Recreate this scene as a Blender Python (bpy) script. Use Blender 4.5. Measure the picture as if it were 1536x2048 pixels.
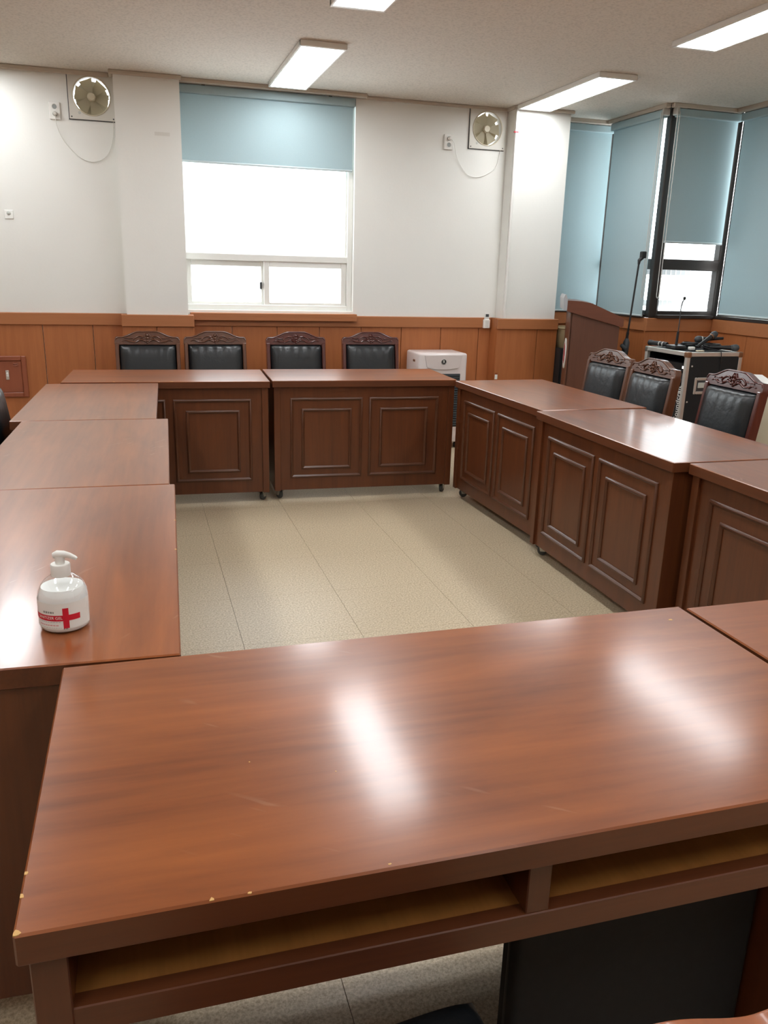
import bpy, bmesh, math, random
from mathutils import Matrix, Vector

random.seed(7)
R = math.radians
PI = math.pi
for o in list(bpy.data.objects):
    bpy.data.objects.remove(o, do_unlink=True)
scene = bpy.context.scene
COL = scene.collection

# ------------------------------------------------------------------ camera
F_PX = 1631.1
YAW, PITCH, ROLL = R(16.91), R(16.467), R(1.5756)
CAM_H = 1.40
fwd = Vector((math.sin(YAW), math.cos(YAW), 0))
rgt = Vector((math.cos(YAW), -math.sin(YAW), 0))
up = Vector((0, 0, 1))
f2 = fwd * math.cos(PITCH) - up * math.sin(PITCH)
u2 = up * math.cos(PITCH) + fwd * math.sin(PITCH)
r3 = rgt * math.cos(ROLL) + u2 * math.sin(ROLL)
u3 = u2 * math.cos(ROLL) - rgt * math.sin(ROLL)
cam_data = bpy.data.cameras.new('camera')
cam = bpy.data.objects.new('camera', cam_data)
COL.objects.link(cam)
cam_data.sensor_fit = 'VERTICAL'
cam_data.sensor_height = 36.0
cam_data.lens = F_PX / 2048 * 36.0
cam_data.clip_start = 0.02
m = Matrix((r3, u3, -f2)).transposed().to_4x4()
m.translation = Vector((0, 0, CAM_H))
cam.matrix_world = m
scene.camera = cam

# ------------------------------------------------------------------ world and exposure
world = bpy.data.worlds.new('world')
scene.world = world
world.use_nodes = True
bg = world.node_tree.nodes['Background']
bg.inputs[0].default_value = (0.93, 0.97, 1.0, 1)
bg.inputs[1].default_value = 5.0
PANEL_LIGHT = 13.0
scene.view_settings.view_transform = 'Standard'
scene.view_settings.look = 'None'
scene.view_settings.exposure = 0.46
scene.view_settings.gamma = 1.0
scene.view_settings.use_curve_mapping = False

CEIL = 2.667
WALL_Y = 6.60

# ------------------------------------------------------------------ materials
def new_mat(name):
    mt = bpy.data.materials.new(name)
    mt.use_nodes = True
    nt = mt.node_tree
    b = nt.nodes['Principled BSDF']
    return mt, nt, b

def srgb(r, g, b):
    def c(v):
        v /= 255.0
        return v / 12.92 if v <= 0.04045 else ((v + 0.055) / 1.055) ** 2.4
    return (c(r), c(g), c(b), 1)

def plain(name, col, rough=0.5, metal=0.0, spec=0.5, coat=0.0, noise=0.0, nscale=8.0, bump=0.0, bscale=200.0):
    mt, nt, b = new_mat(name)
    b.inputs['Base Color'].default_value = col
    b.inputs['Roughness'].default_value = rough
    b.inputs['Metallic'].default_value = metal
    b.inputs['Specular IOR Level'].default_value = spec
    b.inputs['Coat Weight'].default_value = coat
    tc = nt.nodes.new('ShaderNodeTexCoord')
    n = nt.nodes.new('ShaderNodeTexNoise')
    n.inputs['Scale'].default_value = nscale
    n.inputs['Detail'].default_value = 5
    nt.links.new(tc.outputs['Object'], n.inputs['Vector'])
    mx = nt.nodes.new('ShaderNodeMix'); mx.data_type = 'RGBA'
    mx.inputs[6].default_value = tuple(v * (1 - noise) for v in col[:3]) + (1,)
    mx.inputs[7].default_value = tuple(min(1, v * (1 + noise)) for v in col[:3]) + (1,)
    nt.links.new(n.outputs['Fac'], mx.inputs[0])
    nt.links.new(mx.outputs[2], b.inputs['Base Color'])
    if bump > 0:
        n2 = nt.nodes.new('ShaderNodeTexNoise')
        n2.inputs['Scale'].default_value = bscale
        n2.inputs['Detail'].default_value = 4
        nt.links.new(tc.outputs['Object'], n2.inputs['Vector'])
        bp = nt.nodes.new('ShaderNodeBump')
        bp.inputs['Strength'].default_value = bump
        bp.inputs['Distance'].default_value = 0.004
        nt.links.new(n2.outputs['Fac'], bp.inputs['Height'])
        nt.links.new(bp.outputs[0], b.inputs['Normal'])
    return mt

def wood(name, c0, c1, axis=0, rough=0.25, coat=0.0, coat_rough=0.1, stretch=12.0, scale=2.0, streak=0.5, rvar=0.0, spec=0.5, scuff=0.0):
    mt, nt, b = new_mat(name)
    L = nt.links.new
    tc = nt.nodes.new('ShaderNodeTexCoord')
    oi = nt.nodes.new('ShaderNodeObjectInfo')
    add = nt.nodes.new('ShaderNodeVectorMath'); add.operation = 'ADD'
    mul = nt.nodes.new('ShaderNodeMath'); mul.operation = 'MULTIPLY'; mul.inputs[1].default_value = 37.0
    L(oi.outputs['Random'], mul.inputs[0])
    L(tc.outputs['Object'], add.inputs[0]); L(mul.outputs[0], add.inputs[1])
    mp = nt.nodes.new('ShaderNodeMapping')
    s = [stretch] * 3
    s[axis] = 1.0
    mp.inputs['Scale'].default_value = s
    L(add.outputs[0], mp.inputs['Vector'])
    n1 = nt.nodes.new('ShaderNodeTexNoise')
    n1.inputs['Scale'].default_value = scale
    n1.inputs['Detail'].default_value = 6
    n1.inputs['Roughness'].default_value = 0.6
    n1.inputs['Distortion'].default_value = 0.6
    L(mp.outputs[0], n1.inputs['Vector'])
    mp2 = nt.nodes.new('ShaderNodeMapping')
    s2 = [stretch * 7] * 3
    s2[axis] = 2.0
    mp2.inputs['Scale'].default_value = s2
    L(add.outputs[0], mp2.inputs['Vector'])
    n2 = nt.nodes.new('ShaderNodeTexNoise')
    n2.inputs['Scale'].default_value = scale
    n2.inputs['Detail'].default_value = 3
    L(mp2.outputs[0], n2.inputs['Vector'])
    mixf = nt.nodes.new('ShaderNodeMix'); mixf.data_type = 'FLOAT'
    mixf.inputs[0].default_value = 0.3
    L(n1.outputs['Fac'], mixf.inputs[2]); L(n2.outputs['Fac'], mixf.inputs[3])
    cr = nt.nodes.new('ShaderNodeValToRGB')
    w = 0.25 / max(streak, 0.05)
    cr.color_ramp.elements[0].position = max(0.0, 0.5 - 0.5 * w)
    cr.color_ramp.elements[1].position = min(1.0, 0.5 + 0.5 * w)
    cr.color_ramp.elements[0].color = c0
    cr.color_ramp.elements[1].color = c1
    L(mixf.outputs[0], cr.inputs[0])
    L(cr.outputs[0], b.inputs['Base Color'])
    b.inputs['Roughness'].default_value = rough
    b.inputs['Specular IOR Level'].default_value = spec
    b.inputs['Coat Weight'].default_value = coat
    b.inputs['Coat Roughness'].default_value = coat_rough
    if scuff > 0:
        # fine pale scuffs and handling marks in the lacquer
        mp3 = nt.nodes.new('ShaderNodeMapping'); mp3.inputs['Scale'].default_value = (1.0, 1.0, 1.0); mp3.inputs['Rotation'].default_value = (0, 0, 0.6)
        L(add.outputs[0], mp3.inputs['Vector'])
        mp4 = nt.nodes.new('ShaderNodeMapping'); mp4.inputs['Scale'].default_value = (9.0, 60.0, 9.0)
        L(mp3.outputs[0], mp4.inputs['Vector'])
        ns = nt.nodes.new('ShaderNodeTexNoise'); ns.inputs['Scale'].default_value = 1.0; ns.inputs['Detail'].default_value = 2
        L(mp4.outputs[0], ns.inputs['Vector'])
        nm = nt.nodes.new('ShaderNodeTexNoise'); nm.inputs['Scale'].default_value = 3.2; nm.inputs['Detail'].default_value = 2
        L(add.outputs[0], nm.inputs['Vector'])
        r1 = nt.nodes.new('ShaderNodeMapRange'); r1.inputs[1].default_value = 0.66; r1.inputs[2].default_value = 0.74
        L(ns.outputs['Fac'], r1.inputs[0])
        r2 = nt.nodes.new('ShaderNodeMapRange'); r2.inputs[1].default_value = 0.54; r2.inputs[2].default_value = 0.66
        L(nm.outputs['Fac'], r2.inputs[0])
        mu = nt.nodes.new('ShaderNodeMath'); mu.operation = 'MULTIPLY'
        L(r1.outputs[0], mu.inputs[0]); L(r2.outputs[0], mu.inputs[1])
        mu2 = nt.nodes.new('ShaderNodeMath'); mu2.operation = 'MULTIPLY'; mu2.inputs[1].default_value = scuff
        L(mu.outputs[0], mu2.inputs[0])
        mc = nt.nodes.new('ShaderNodeMix'); mc.data_type = 'RGBA'
        mc.inputs[7].default_value = (0.55, 0.33, 0.22, 1)
        L(mu2.outputs[0], mc.inputs[0]); L(cr.outputs[0], mc.inputs[6]); L(mc.outputs[2], b.inputs['Base Color'])
    if rvar > 0:
        n3 = nt.nodes.new('ShaderNodeTexNoise')
        n3.inputs['Scale'].default_value = 5.0
        n3.inputs['Detail'].default_value = 6
        L(add.outputs[0], n3.inputs['Vector'])
        mr = nt.nodes.new('ShaderNodeMapRange')
        mr.inputs[1].default_value = 0.3; mr.inputs[2].default_value = 0.7
        mr.inputs[3].default_value = rough - rvar; mr.inputs[4].default_value = rough + rvar
        L(n3.outputs['Fac'], mr.inputs[0])
        L(mr.outputs[0], b.inputs['Roughness'])
    return mt

def emission(name, col, strength):
    mt, nt, b = new_mat(name)
    b.inputs['Base Color'].default_value = (0.9, 0.9, 0.9, 1)
    b.inputs['Emission Color'].default_value = col
    b.inputs['Emission Strength'].default_value = strength
    return mt

def glass_thin(name, tint=(0.97, 0.99, 0.99, 1), gloss=0.12, rough=0.0):
    mt = bpy.data.materials.new(name); mt.use_nodes = True
    nt = mt.node_tree; nt.nodes.clear()
    out = nt.nodes.new('ShaderNodeOutputMaterial')
    tr = nt.nodes.new('ShaderNodeBsdfTransparent'); tr.inputs[0].default_value = tint
    gl = nt.nodes.new('ShaderNodeBsdfGlossy'); gl.inputs['Roughness'].default_value = rough
    fr = nt.nodes.new('ShaderNodeFresnel'); fr.inputs[0].default_value = 1.45
    ad = nt.nodes.new('ShaderNodeMath'); ad.operation = 'MAXIMUM'; ad.inputs[1].default_value = gloss * 0.3
    geo = nt.nodes.new('ShaderNodeNewGeometry')
    inv = nt.nodes.new('ShaderNodeMath'); inv.operation = 'SUBTRACT'; inv.inputs[0].default_value = 1.0
    nt.links.new(geo.outputs['Backfacing'], inv.inputs[1])
    fm_ = nt.nodes.new('ShaderNodeMath'); fm_.operation = 'MULTIPLY'
    nt.links.new(fr.outputs[0], fm_.inputs[0]); nt.links.new(inv.outputs[0], fm_.inputs[1])
    nt.links.new(fm_.outputs[0], ad.inputs[0])
    mx = nt.nodes.new('ShaderNodeMixShader')
    nt.links.new(ad.outputs[0], mx.inputs[0])
    nt.links.new(tr.outputs[0], mx.inputs[1]); nt.links.new(gl.outputs[0], mx.inputs[2])
    nt.links.new(mx.outputs[0], out.inputs[0])
    return mt

def fabric(name, col, trans=0.4):
    mt = bpy.data.materials.new(name); mt.use_nodes = True
    nt = mt.node_tree; nt.nodes.clear()
    L = nt.links.new
    out = nt.nodes.new('ShaderNodeOutputMaterial')
    tc = nt.nodes.new('ShaderNodeTexCoord')
    n = nt.nodes.new('ShaderNodeTexNoise'); n.inputs['Scale'].default_value = 350; n.inputs['Detail'].default_value = 2
    L(tc.outputs['Object'], n.inputs['Vector'])
    mxc = nt.nodes.new('ShaderNodeMix'); mxc.data_type = 'RGBA'
    mxc.inputs[6].default_value = tuple(v * 0.94 for v in col[:3]) + (1,)
    mxc.inputs[7].default_value = tuple(min(1, v * 1.06) for v in col[:3]) + (1,)
    L(n.outputs['Fac'], mxc.inputs[0])
    d = nt.nodes.new('ShaderNodeBsdfDiffuse'); t = nt.nodes.new('ShaderNodeBsdfTranslucent')
    L(mxc.outputs[2], d.inputs[0]); L(mxc.outputs[2], t.inputs[0])
    mx = nt.nodes.new('ShaderNodeMixShader'); mx.inputs[0].default_value = trans
    L(d.outputs[0], mx.inputs[1]); L(t.outputs[0], mx.inputs[2])
    L(mx.outputs[0], out.inputs[0])
    return mt

M = {}
M['wall'] = plain('wall_paper', (0.80, 0.80, 0.76, 1), 0.7, noise=0.03, nscale=2.5, bump=0.12, bscale=60)
M['trim'] = plain('cornice_paint', (0.55, 0.48, 0.40, 1), 0.6, noise=0.05)
M['window_white'] = plain('white_window_frame', (0.82, 0.82, 0.78, 1), 0.4, noise=0.03)
M['dark_frame'] = plain('dark_brown_aluminium', (0.035, 0.026, 0.022, 1), 0.4, metal=0.3, noise=0.1)
M['wains'] = wood('wainscot_wood', (0.36, 0.115, 0.036, 1), (0.46, 0.16, 0.052, 1), axis=2, rough=0.45, stretch=14, scale=1.5, streak=0.6)
M['wains_rail'] = wood('wainscot_rail_wood', (0.37, 0.135, 0.05, 1), (0.44, 0.17, 0.066, 1), axis=0, rough=0.42, stretch=14, scale=1.5, streak=0.5)
M['desk_top'] = wood('desk_top_mahogany', (0.17, 0.044, 0.012, 1), (0.34, 0.098, 0.024, 1), axis=0, rough=0.28, coat=0.60, coat_rough=0.14, stretch=5, scale=1.5, streak=0.75, spec=0.40, scuff=0.35)
M['desk_edge'] = wood('desk_edge_mahogany', (0.078, 0.022, 0.008, 1), (0.145, 0.043, 0.014, 1), axis=0, rough=0.35, stretch=12, scale=2, streak=0.5)
M['desk_side'] = wood('desk_body_mahogany', (0.078, 0.022, 0.008, 1), (0.145, 0.043, 0.014, 1), axis=2, rough=0.30, coat=0.0, coat_rough=0.2, stretch=9, scale=1.6, streak=0.6)
M['desk_mould'] = wood('desk_moulding', (0.075, 0.025, 0.012, 1), (0.115, 0.043, 0.019, 1), axis=0, rough=0.3, stretch=6, scale=2, streak=0.4)
M['desk_shelf'] = wood('desk_shelf_plywood', (0.30, 0.115, 0.026, 1), (0.42, 0.17, 0.042, 1), axis=1, rough=0.5, stretch=10, scale=2, streak=0.6)
M['bare_wood'] = plain('bare_wood', (0.62, 0.36, 0.12, 1), 0.6, noise=0.2, nscale=300)
M['chair_brown'] = wood('chair_brown_wood', (0.085, 0.030, 0.014, 1), (0.16, 0.058, 0.026, 1), axis=2, rough=0.3, coat=0.3, stretch=8, scale=3, streak=0.5)
M['chair_red'] = wood('chair_red_wood', (0.075, 0.018, 0.014, 1), (0.13, 0.032, 0.022, 1), axis=2, rough=0.25, coat=0.4, stretch=8, scale=3, streak=0.5)
M['chair_orange'] = wood('chair_orange_wood', (0.24, 0.058, 0.014, 1), (0.36, 0.098, 0.022, 1), axis=2, rough=0.3, coat=0.3, stretch=8, scale=3, streak=0.5)
M['leather'] = plain('black_leather', (0.010, 0.012, 0.014, 1), 0.33, spec=0.6, noise=0.2, bump=0.25, bscale=45)
M['black'] = plain('black_plastic', (0.012, 0.012, 0.013, 1), 0.45, noise=0.2)
M['black_matte'] = plain('black_carpet', (0.010, 0.011, 0.012, 1), 0.85, noise=0.3, nscale=60)
M['dark_grey'] = plain('dark_grey_plastic', (0.045, 0.05, 0.055, 1), 0.5, noise=0.1)
M['rubber'] = plain('grey_rubber', (0.05, 0.052, 0.05, 1), 0.5, noise=0.2)
M['metal'] = plain('zinc_metal', (0.55, 0.53, 0.48, 1), 0.35, metal=0.9, noise=0.08)
M['alu'] = plain('brushed_aluminium', (0.62, 0.60, 0.56, 1), 0.4, metal=0.6, noise=0.06, nscale=30)
M['brass'] = plain('worn_brass', (0.30, 0.16, 0.09, 1), 0.4, metal=0.7, noise=0.2)
M['white_plastic'] = plain('white_plastic', (0.80, 0.79, 0.75, 1), 0.4, noise=0.02)
M['plate_grey'] = plain('grey_white_plastic', (0.66, 0.64, 0.58, 1), 0.45, noise=0.03)
M['ivory'] = plain('ivory_plastic', (0.62, 0.56, 0.42, 1), 0.45, noise=0.03)
M['heater'] = plain('pinkish_white_enamel', (0.72, 0.64, 0.62, 1), 0.3, coat=0.3, noise=0.02)
M['grille'] = plain('dark_blue_grille', (0.045, 0.06, 0.07, 1), 0.5, noise=0.1)
M['tan'] = plain('tan_plastic', (0.36, 0.27, 0.15, 1), 0.55, noise=0.05)
M['old_tape'] = plain('old_tape', (0.70, 0.69, 0.64, 1), 0.5, noise=0.05)
M['red'] = plain('red_print', (0.62, 0.012, 0.035, 1), 0.4, noise=0.03)
M['red_faded'] = plain('faded_red_print', (0.45, 0.08, 0.10, 1), 0.5, noise=0.1)
M['pink_print'] = plain('pink_print', (0.75, 0.35, 0.36, 1), 0.5, noise=0.05)
M['grey_print'] = plain('grey_print', (0.30, 0.32, 0.31, 1), 0.5, noise=0.1)
M['pale_print'] = plain('pale_grey_print', (0.52, 0.54, 0.50, 1), 0.5, noise=0.05)
M['label'] = plain('label_film', (0.84, 0.85, 0.81, 1), 0.35, noise=0.01)
M['gel'] = plain('clear_gel', (0.95, 0.96, 0.94, 1), 0.15, noise=0.02)
M['clear'] = glass_thin('clear_plastic', (0.96, 0.97, 0.97, 1), 0.25, 0.03)
M['glass'] = glass_thin('window_glass')
M['blind'] = fabric('blue_grey_blind', (0.44, 0.56, 0.59, 1), 0.16)
M['blind_bar'] = plain('blind_bar', (0.50, 0.58, 0.60, 1), 0.5, noise=0.03)
M['lectern'] = wood('lectern_wood', (0.10, 0.040, 0.025, 1), (0.15, 0.062, 0.036, 1), axis=2, rough=0.35, stretch=12, scale=2, streak=0.5)
M['lectern_top'] = wood('lectern_top_wood', (0.13, 0.045, 0.026, 1), (0.18, 0.062, 0.034, 1), axis=0, rough=0.3, stretch=12, scale=2, streak=0.5)
M['acrylic'] = plain('frosted_grey_acrylic', (0.42, 0.44, 0.46, 1), 0.3, noise=0.03)
M['hatch'] = wood('hatch_wood', (0.24, 0.065, 0.032, 1), (0.32, 0.095, 0.045, 1), axis=2, rough=0.4, stretch=8, scale=2, streak=0.5)
M['led'] = emission('led_diffuser', (0.95, 0.98, 1.0, 1), PANEL_LIGHT)
M['white_led'] = emission('indicator_light', (1, 1, 1, 1), 1.5)
M['corrugated'] = plain('corrugated_sheet', (0.55, 0.54, 0.55, 1), 0.5, noise=0.05)

def ceiling_mat():
    mt, nt, b = new_mat('ceiling_texture')
    L = nt.links.new
    tc = nt.nodes.new('ShaderNodeTexCoord')
    n = nt.nodes.new('ShaderNodeTexNoise'); n.inputs['Scale'].default_value = 70; n.inputs['Detail'].default_value = 3
    L(tc.outputs['Object'], n.inputs['Vector'])
    bp = nt.nodes.new('ShaderNodeBump'); bp.inputs['Strength'].default_value = 0.4; bp.inputs['Distance'].default_value = 0.004
    L(n.outputs['Fac'], bp.inputs['Height']); L(bp.outputs[0], b.inputs['Normal'])
    cr = nt.nodes.new('ShaderNodeValToRGB')
    cr.color_ramp.elements[0].position = 0.32; cr.color_ramp.elements[0].color = (0.60, 0.56, 0.50, 1)
    cr.color_ramp.elements[1].position = 0.55; cr.color_ramp.elements[1].color = (0.72, 0.67, 0.60, 1)
    L(n.outputs['Fac'], cr.inputs[0]); L(cr.outputs[0], b.inputs['Base Color'])
    b.inputs['Roughness'].default_value = 0.9
    return mt
M['ceiling'] = ceiling_mat()

def floor_mat():
    mt, nt, b = new_mat('speckled_vinyl')
    L = nt.links.new
    tc = nt.nodes.new('ShaderNodeTexCoord')
    oi = nt.nodes.new('ShaderNodeObjectInfo')
    add = nt.nodes.new('ShaderNodeVectorMath'); add.operation = 'ADD'
    L(tc.outputs['Object'], add.inputs[0]); L(oi.outputs['Location'], add.inputs[1])
    n = nt.nodes.new('ShaderNodeTexNoise'); n.inputs['Scale'].default_value = 130; n.inputs['Detail'].default_value = 4
    n.inputs['Roughness'].default_value = 0.7
    L(add.outputs[0], n.inputs['Vector'])
    n2 = nt.nodes.new('ShaderNodeTexNoise'); n2.inputs['Scale'].default_value = 1.6; n2.inputs['Detail'].default_value = 3
    L(add.outputs[0], n2.inputs['Vector'])
    cr = nt.nodes.new('ShaderNodeValToRGB')
    cr.color_ramp.elements[0].position = 0.36; cr.color_ramp.elements[0].color = (0.36, 0.275, 0.17, 1)
    cr.color_ramp.elements[1].position = 0.62; cr.color_ramp.elements[1].color = (0.66, 0.55, 0.385, 1)
    L(n.outputs['Fac'], cr.inputs[0])
    mx = nt.nodes.new('ShaderNodeMix'); mx.data_type = 'RGBA'; mx.blend_type = 'MULTIPLY'
    mx.inputs[0].default_value = 1.0
    cr2 = nt.nodes.new('ShaderNodeValToRGB')
    cr2.color_ramp.elements[0].color = (0.97, 0.97, 0.97, 1); cr2.color_ramp.elements[1].color = (1, 1, 1, 1)
    cr2.color_ramp.elements[0].position = 0.3; cr2.color_ramp.elements[1].position = 0.7
    L(n2.outputs['Fac'], cr2.inputs[0])
    L(cr.outputs[0], mx.inputs[6]); L(cr2.outputs[0], mx.inputs[7])
    L(mx.outputs[2], b.inputs['Base Color'])
    b.inputs['Roughness'].default_value = 0.38
    b.inputs['Specular IOR Level'].default_value = 0.45
    bp = nt.nodes.new('ShaderNodeBump'); bp.inputs['Strength'].default_value = 0.15; bp.inputs['Distance'].default_value = 0.002
    L(n.outputs['Fac'], bp.inputs['Height']); L(bp.outputs[0], b.inputs['Normal'])
    return mt
M['floor'] = floor_mat()
M['floor_gap'] = plain('floor_joint', (0.10, 0.08, 0.055, 1), 0.8, noise=0.1)

# ------------------------------------------------------------------ mesh helpers
class MB:
    """collects shapes for one mesh object"""
    def __init__(self, mtx=None):
        self.bm = bmesh.new()
        self.m = mtx or Matrix.Identity(4)
        self.mats = []
    def _v(self, p):
        return self.bm.verts.new(self.m @ Vector(p))
    def box(self, x0, x1, y0, y1, z0, z1, bevel=0.0, seg=1):
        vs = [self._v(p) for p in ((x0, y0, z0), (x1, y0, z0), (x1, y1, z0), (x0, y1, z0), (x0, y0, z1), (x1, y0, z1), (x1, y1, z1), (x0, y1, z1))]
        fs = [self.bm.faces.new([vs[i] for i in f]) for f in ((0, 3, 2, 1), (4, 5, 6, 7), (0, 1, 5, 4), (1, 2, 6, 5), (2, 3, 7, 6), (3, 0, 4, 7))]
        if bevel > 0:
            es = set(e for f in fs for e in f.edges)
            bmesh.ops.bevel(self.bm, geom=list(es), offset=bevel, segments=seg, affect='EDGES', profile=0.5)
        return self
    def prism(self, pts, axis, a0, a1):
        """extrude closed 2D polygon; axis 1: pts are (x,z) extruded in y; axis 0: (y,z) in x; axis 2: (x,y) in z"""
        def P(p, a):
            if axis == 1: return (p[0], a, p[1])
            if axis == 0: return (a, p[0], p[1])
            return (p[0], p[1], a)
        A = [self._v(P(p, a0)) for p in pts]
        B = [self._v(P(p, a1)) for p in pts]
        n = len(pts)
        self.bm.faces.new(A); self.bm.faces.new(B[::-1])
        for i in range(n):
            self.bm.faces.new((A[i], B[i], B[(i + 1) % n], A[(i + 1) % n]))
        return self
    def lathe(self, prof, seg=32, c=(0, 0, 0), axis=2, sx=1.0, sy=1.0, a0=0.0, a1=2 * PI, cap=True):
        full = abs(a1 - a0 - 2 * PI) < 1e-6
        cnt = seg if full else seg + 1
        rings = []
        for r, z in prof:
            ring = []
            for i in range(cnt):
                a = a0 + (a1 - a0) * i / seg
                u, v = r * math.cos(a) * sx, r * math.sin(a) * sy
                if axis == 2: p = (c[0] + u, c[1] + v, c[2] + z)
                elif axis == 1: p = (c[0] + u, c[1] + z, c[2] + v)
                else: p = (c[0] + z, c[1] + u, c[2] + v)
                ring.append(self._v(p))
            rings.append(ring)
        for k in range(len(rings) - 1):
            for i in range(seg if full else seg):
                j = (i + 1) % cnt
                self.bm.faces.new((rings[k][i], rings[k][j], rings[k + 1][j], rings[k + 1][i]))
        if full and cap:
            if prof[0][0] > 1e-6: self.bm.faces.new(rings[0][::-1])
            if prof[-1][0] > 1e-6: self.bm.faces.new(rings[-1])
        return self
    def cyl(self, p0, p1, r0, r1=None, seg=16):
        r1 = r0 if r1 is None else r1
        return self.tube([p0, p1], [r0, r1], seg)
    def tube(self, pts, r, seg=8, flat=None):
        pts = [Vector(p) for p in pts]
        n = len(pts)
        rad = r if isinstance(r, (list, tuple)) else [r] * n
        prev = None
        rings = []
        for i in range(n):
            t = (pts[min(i + 1, n - 1)] - pts[max(i - 1, 0)])
            if t.length < 1e-9: t = Vector((0, 0, 1))
            t.normalize()
            if prev is None:
                a = Vector((0, 0, 1)) if abs(t.z) < 0.9 else Vector((1, 0, 0))
                u = t.cross(a).normalized()
            else:
                u = (prev - t * prev.dot(t))
                if u.length < 1e-6: u = t.orthogonal()
                u.normalize()
            prev = u
            w = t.cross(u)
            ring = []
            for k in range(seg):
                a = 2 * PI * k / seg
                ring.append(self._v(pts[i] + (u * math.cos(a) + w * math.sin(a)) * rad[i]))
            rings.append(ring)
        for i in range(n - 1):
            for k in range(seg):
                self.bm.faces.new((rings[i][k], rings[i][(k + 1) % seg], rings[i + 1][(k + 1) % seg], rings[i + 1][k]))
        self.bm.faces.new(rings[0][::-1]); self.bm.faces.new(rings[-1])
        return self
    def grid(self, nx, ny, fn):
        vs = [[self._v(fn(i / nx, j / ny)) for i in range(nx + 1)] for j in range(ny + 1)]
        for j in range(ny):
            for i in range(nx):
                self.bm.faces.new((vs[j][i], vs[j][i + 1], vs[j + 1][i + 1], vs[j + 1][i]))
        return self
    def mesh(self, name, mat, smooth=None):
        bmesh.ops.recalc_face_normals(self.bm, faces=self.bm.faces[:])
        me = bpy.data.meshes.new(name)
        self.bm.to_mesh(me); self.bm.free()
        me.materials.append(M[mat] if isinstance(mat, str) else mat)
        if smooth is not None:
            me.polygons.foreach_set('use_smooth', [True] * len(me.polygons))
            me.set_sharp_from_angle(angle=R(smooth))
        return me
    def build(self, name, mat, parent=None, smooth=None, loc=None):
        return obj(name, self.mesh(name, mat, smooth), parent, loc)

def obj(name, me, parent=None, loc=None, rot=None):
    o = bpy.data.objects.new(name, me)
    COL.objects.link(o)
    if parent is not None: o.parent = parent
    if loc is not None: o.location = loc
    if rot is not None: o.rotation_euler = rot
    return o

def tag(o, label, cat, group=None):
    o['label'] = label; o['category'] = cat
    if group: o['group'] = group
    return o

def thing(name, label, cat, loc=(0, 0, 0), rotz=0.0, group=None):
    o = bpy.data.objects.new(name, None)
    COL.objects.link(o)
    o.location = loc; o.rotation_euler = (0, 0, rotz)
    o.empty_display_size = 0.1
    return tag(o, label, cat, group)

def struct(o):
    o['kind'] = 'structure'
    return o

def smooth_path(pts, n=6):
    """Catmull-Rom through points"""
    pts = [Vector(p) for p in pts]
    out = []
    for i in range(len(pts) - 1):
        p0 = pts[max(i - 1, 0)]; p1 = pts[i]; p2 = pts[i + 1]; p3 = pts[min(i + 2, len(pts) - 1)]
        for k in range(n):
            t = k / n
            out.append(0.5 * ((2 * p1) + (-p0 + p2) * t + (2 * p0 - 5 * p1 + 4 * p2 - p3) * t * t + (-p0 + 3 * p1 - 3 * p2 + p3) * t ** 3))
    out.append(pts[-1])
    return out

def text_mesh(body, size, extrude=0.0, align='CENTER'):
    cu = bpy.data.curves.new('lettering', 'FONT')
    cu.body = body; cu.size = size; cu.extrude = extrude
    cu.align_x = align; cu.align_y = 'CENTER'
    cu.resolution_u = 3
    o = bpy.data.objects.new('lettering_tmp', cu)
    COL.objects.link(o)
    bpy.context.view_layer.update()
    me = bpy.data.meshes.new_from_object(o)
    bpy.data.objects.remove(o, do_unlink=True)
    bpy.data.curves.remove(cu)
    me.materials.clear()
    return me

# ------------------------------------------------------------------ room shell
X0, X1 = -2.60, 4.62      # left wall, right wall
Y0 = -1.80                # wall behind the camera
BAY_X, BAY_Y = 4.00, 6.80  # inner bay corner planes
STEP_Y = 5.92
WT = 0.20

def panel_wall(mb, u0, u1, z0, z1, holes, d0, d1, along='x'):
    """slab with rectangular openings"""
    us = sorted(set([u0, u1] + [h[0] for h in holes] + [h[1] for h in holes]))
    zs = sorted(set([z0, z1] + [h[2] for h in holes] + [h[3] for h in holes]))
    for a, b in zip(us[:-1], us[1:]):
        run = None
        for c, d in zip(zs[:-1], zs[1:]):
            cu, cz = (a + b) / 2, (c + d) / 2
            solid = not any(h[0] < cu < h[1] and h[2] < cz < h[3] for h in holes)
            if solid:
                run = (run[0], d) if run else (c, d)
            if (not solid or d == zs[-1]) and run:
                if along == 'x': mb.box(a, b, d0, d1, run[0], run[1])
                else: mb.box(d0, d1, a, b, run[0], run[1])
                run = None

# floor: base and one object for each vinyl tile
fl = struct(MB().box(X0 - WT, X1 + WT, Y0 - WT, 7.1, -0.10, -0.004).build('floor', 'floor_gap'))
TS = 0.47
gx0 = 0.33 - 6 * TS - 0.47
tile_me = MB().box(-TS / 2 + 0.0007, TS / 2 - 0.0007, -TS / 2 + 0.0004, TS / 2 - 0.0004, -0.0045, 0).mesh('floor_tile', 'floor')
ix = 0
x = gx0
while x < X1 + 0.05:
    y = Y0
    while y < 7.05:
        o = obj('floor_tile', tile_me, fl, (x + TS / 2, y + TS / 2, 0))
        y += TS
    x += TS

cl = struct(MB().box(X0 - WT, X1 + WT, Y0 - WT, 7.1, CEIL, CEIL + 0.1).build('ceiling', 'ceiling'))

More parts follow.
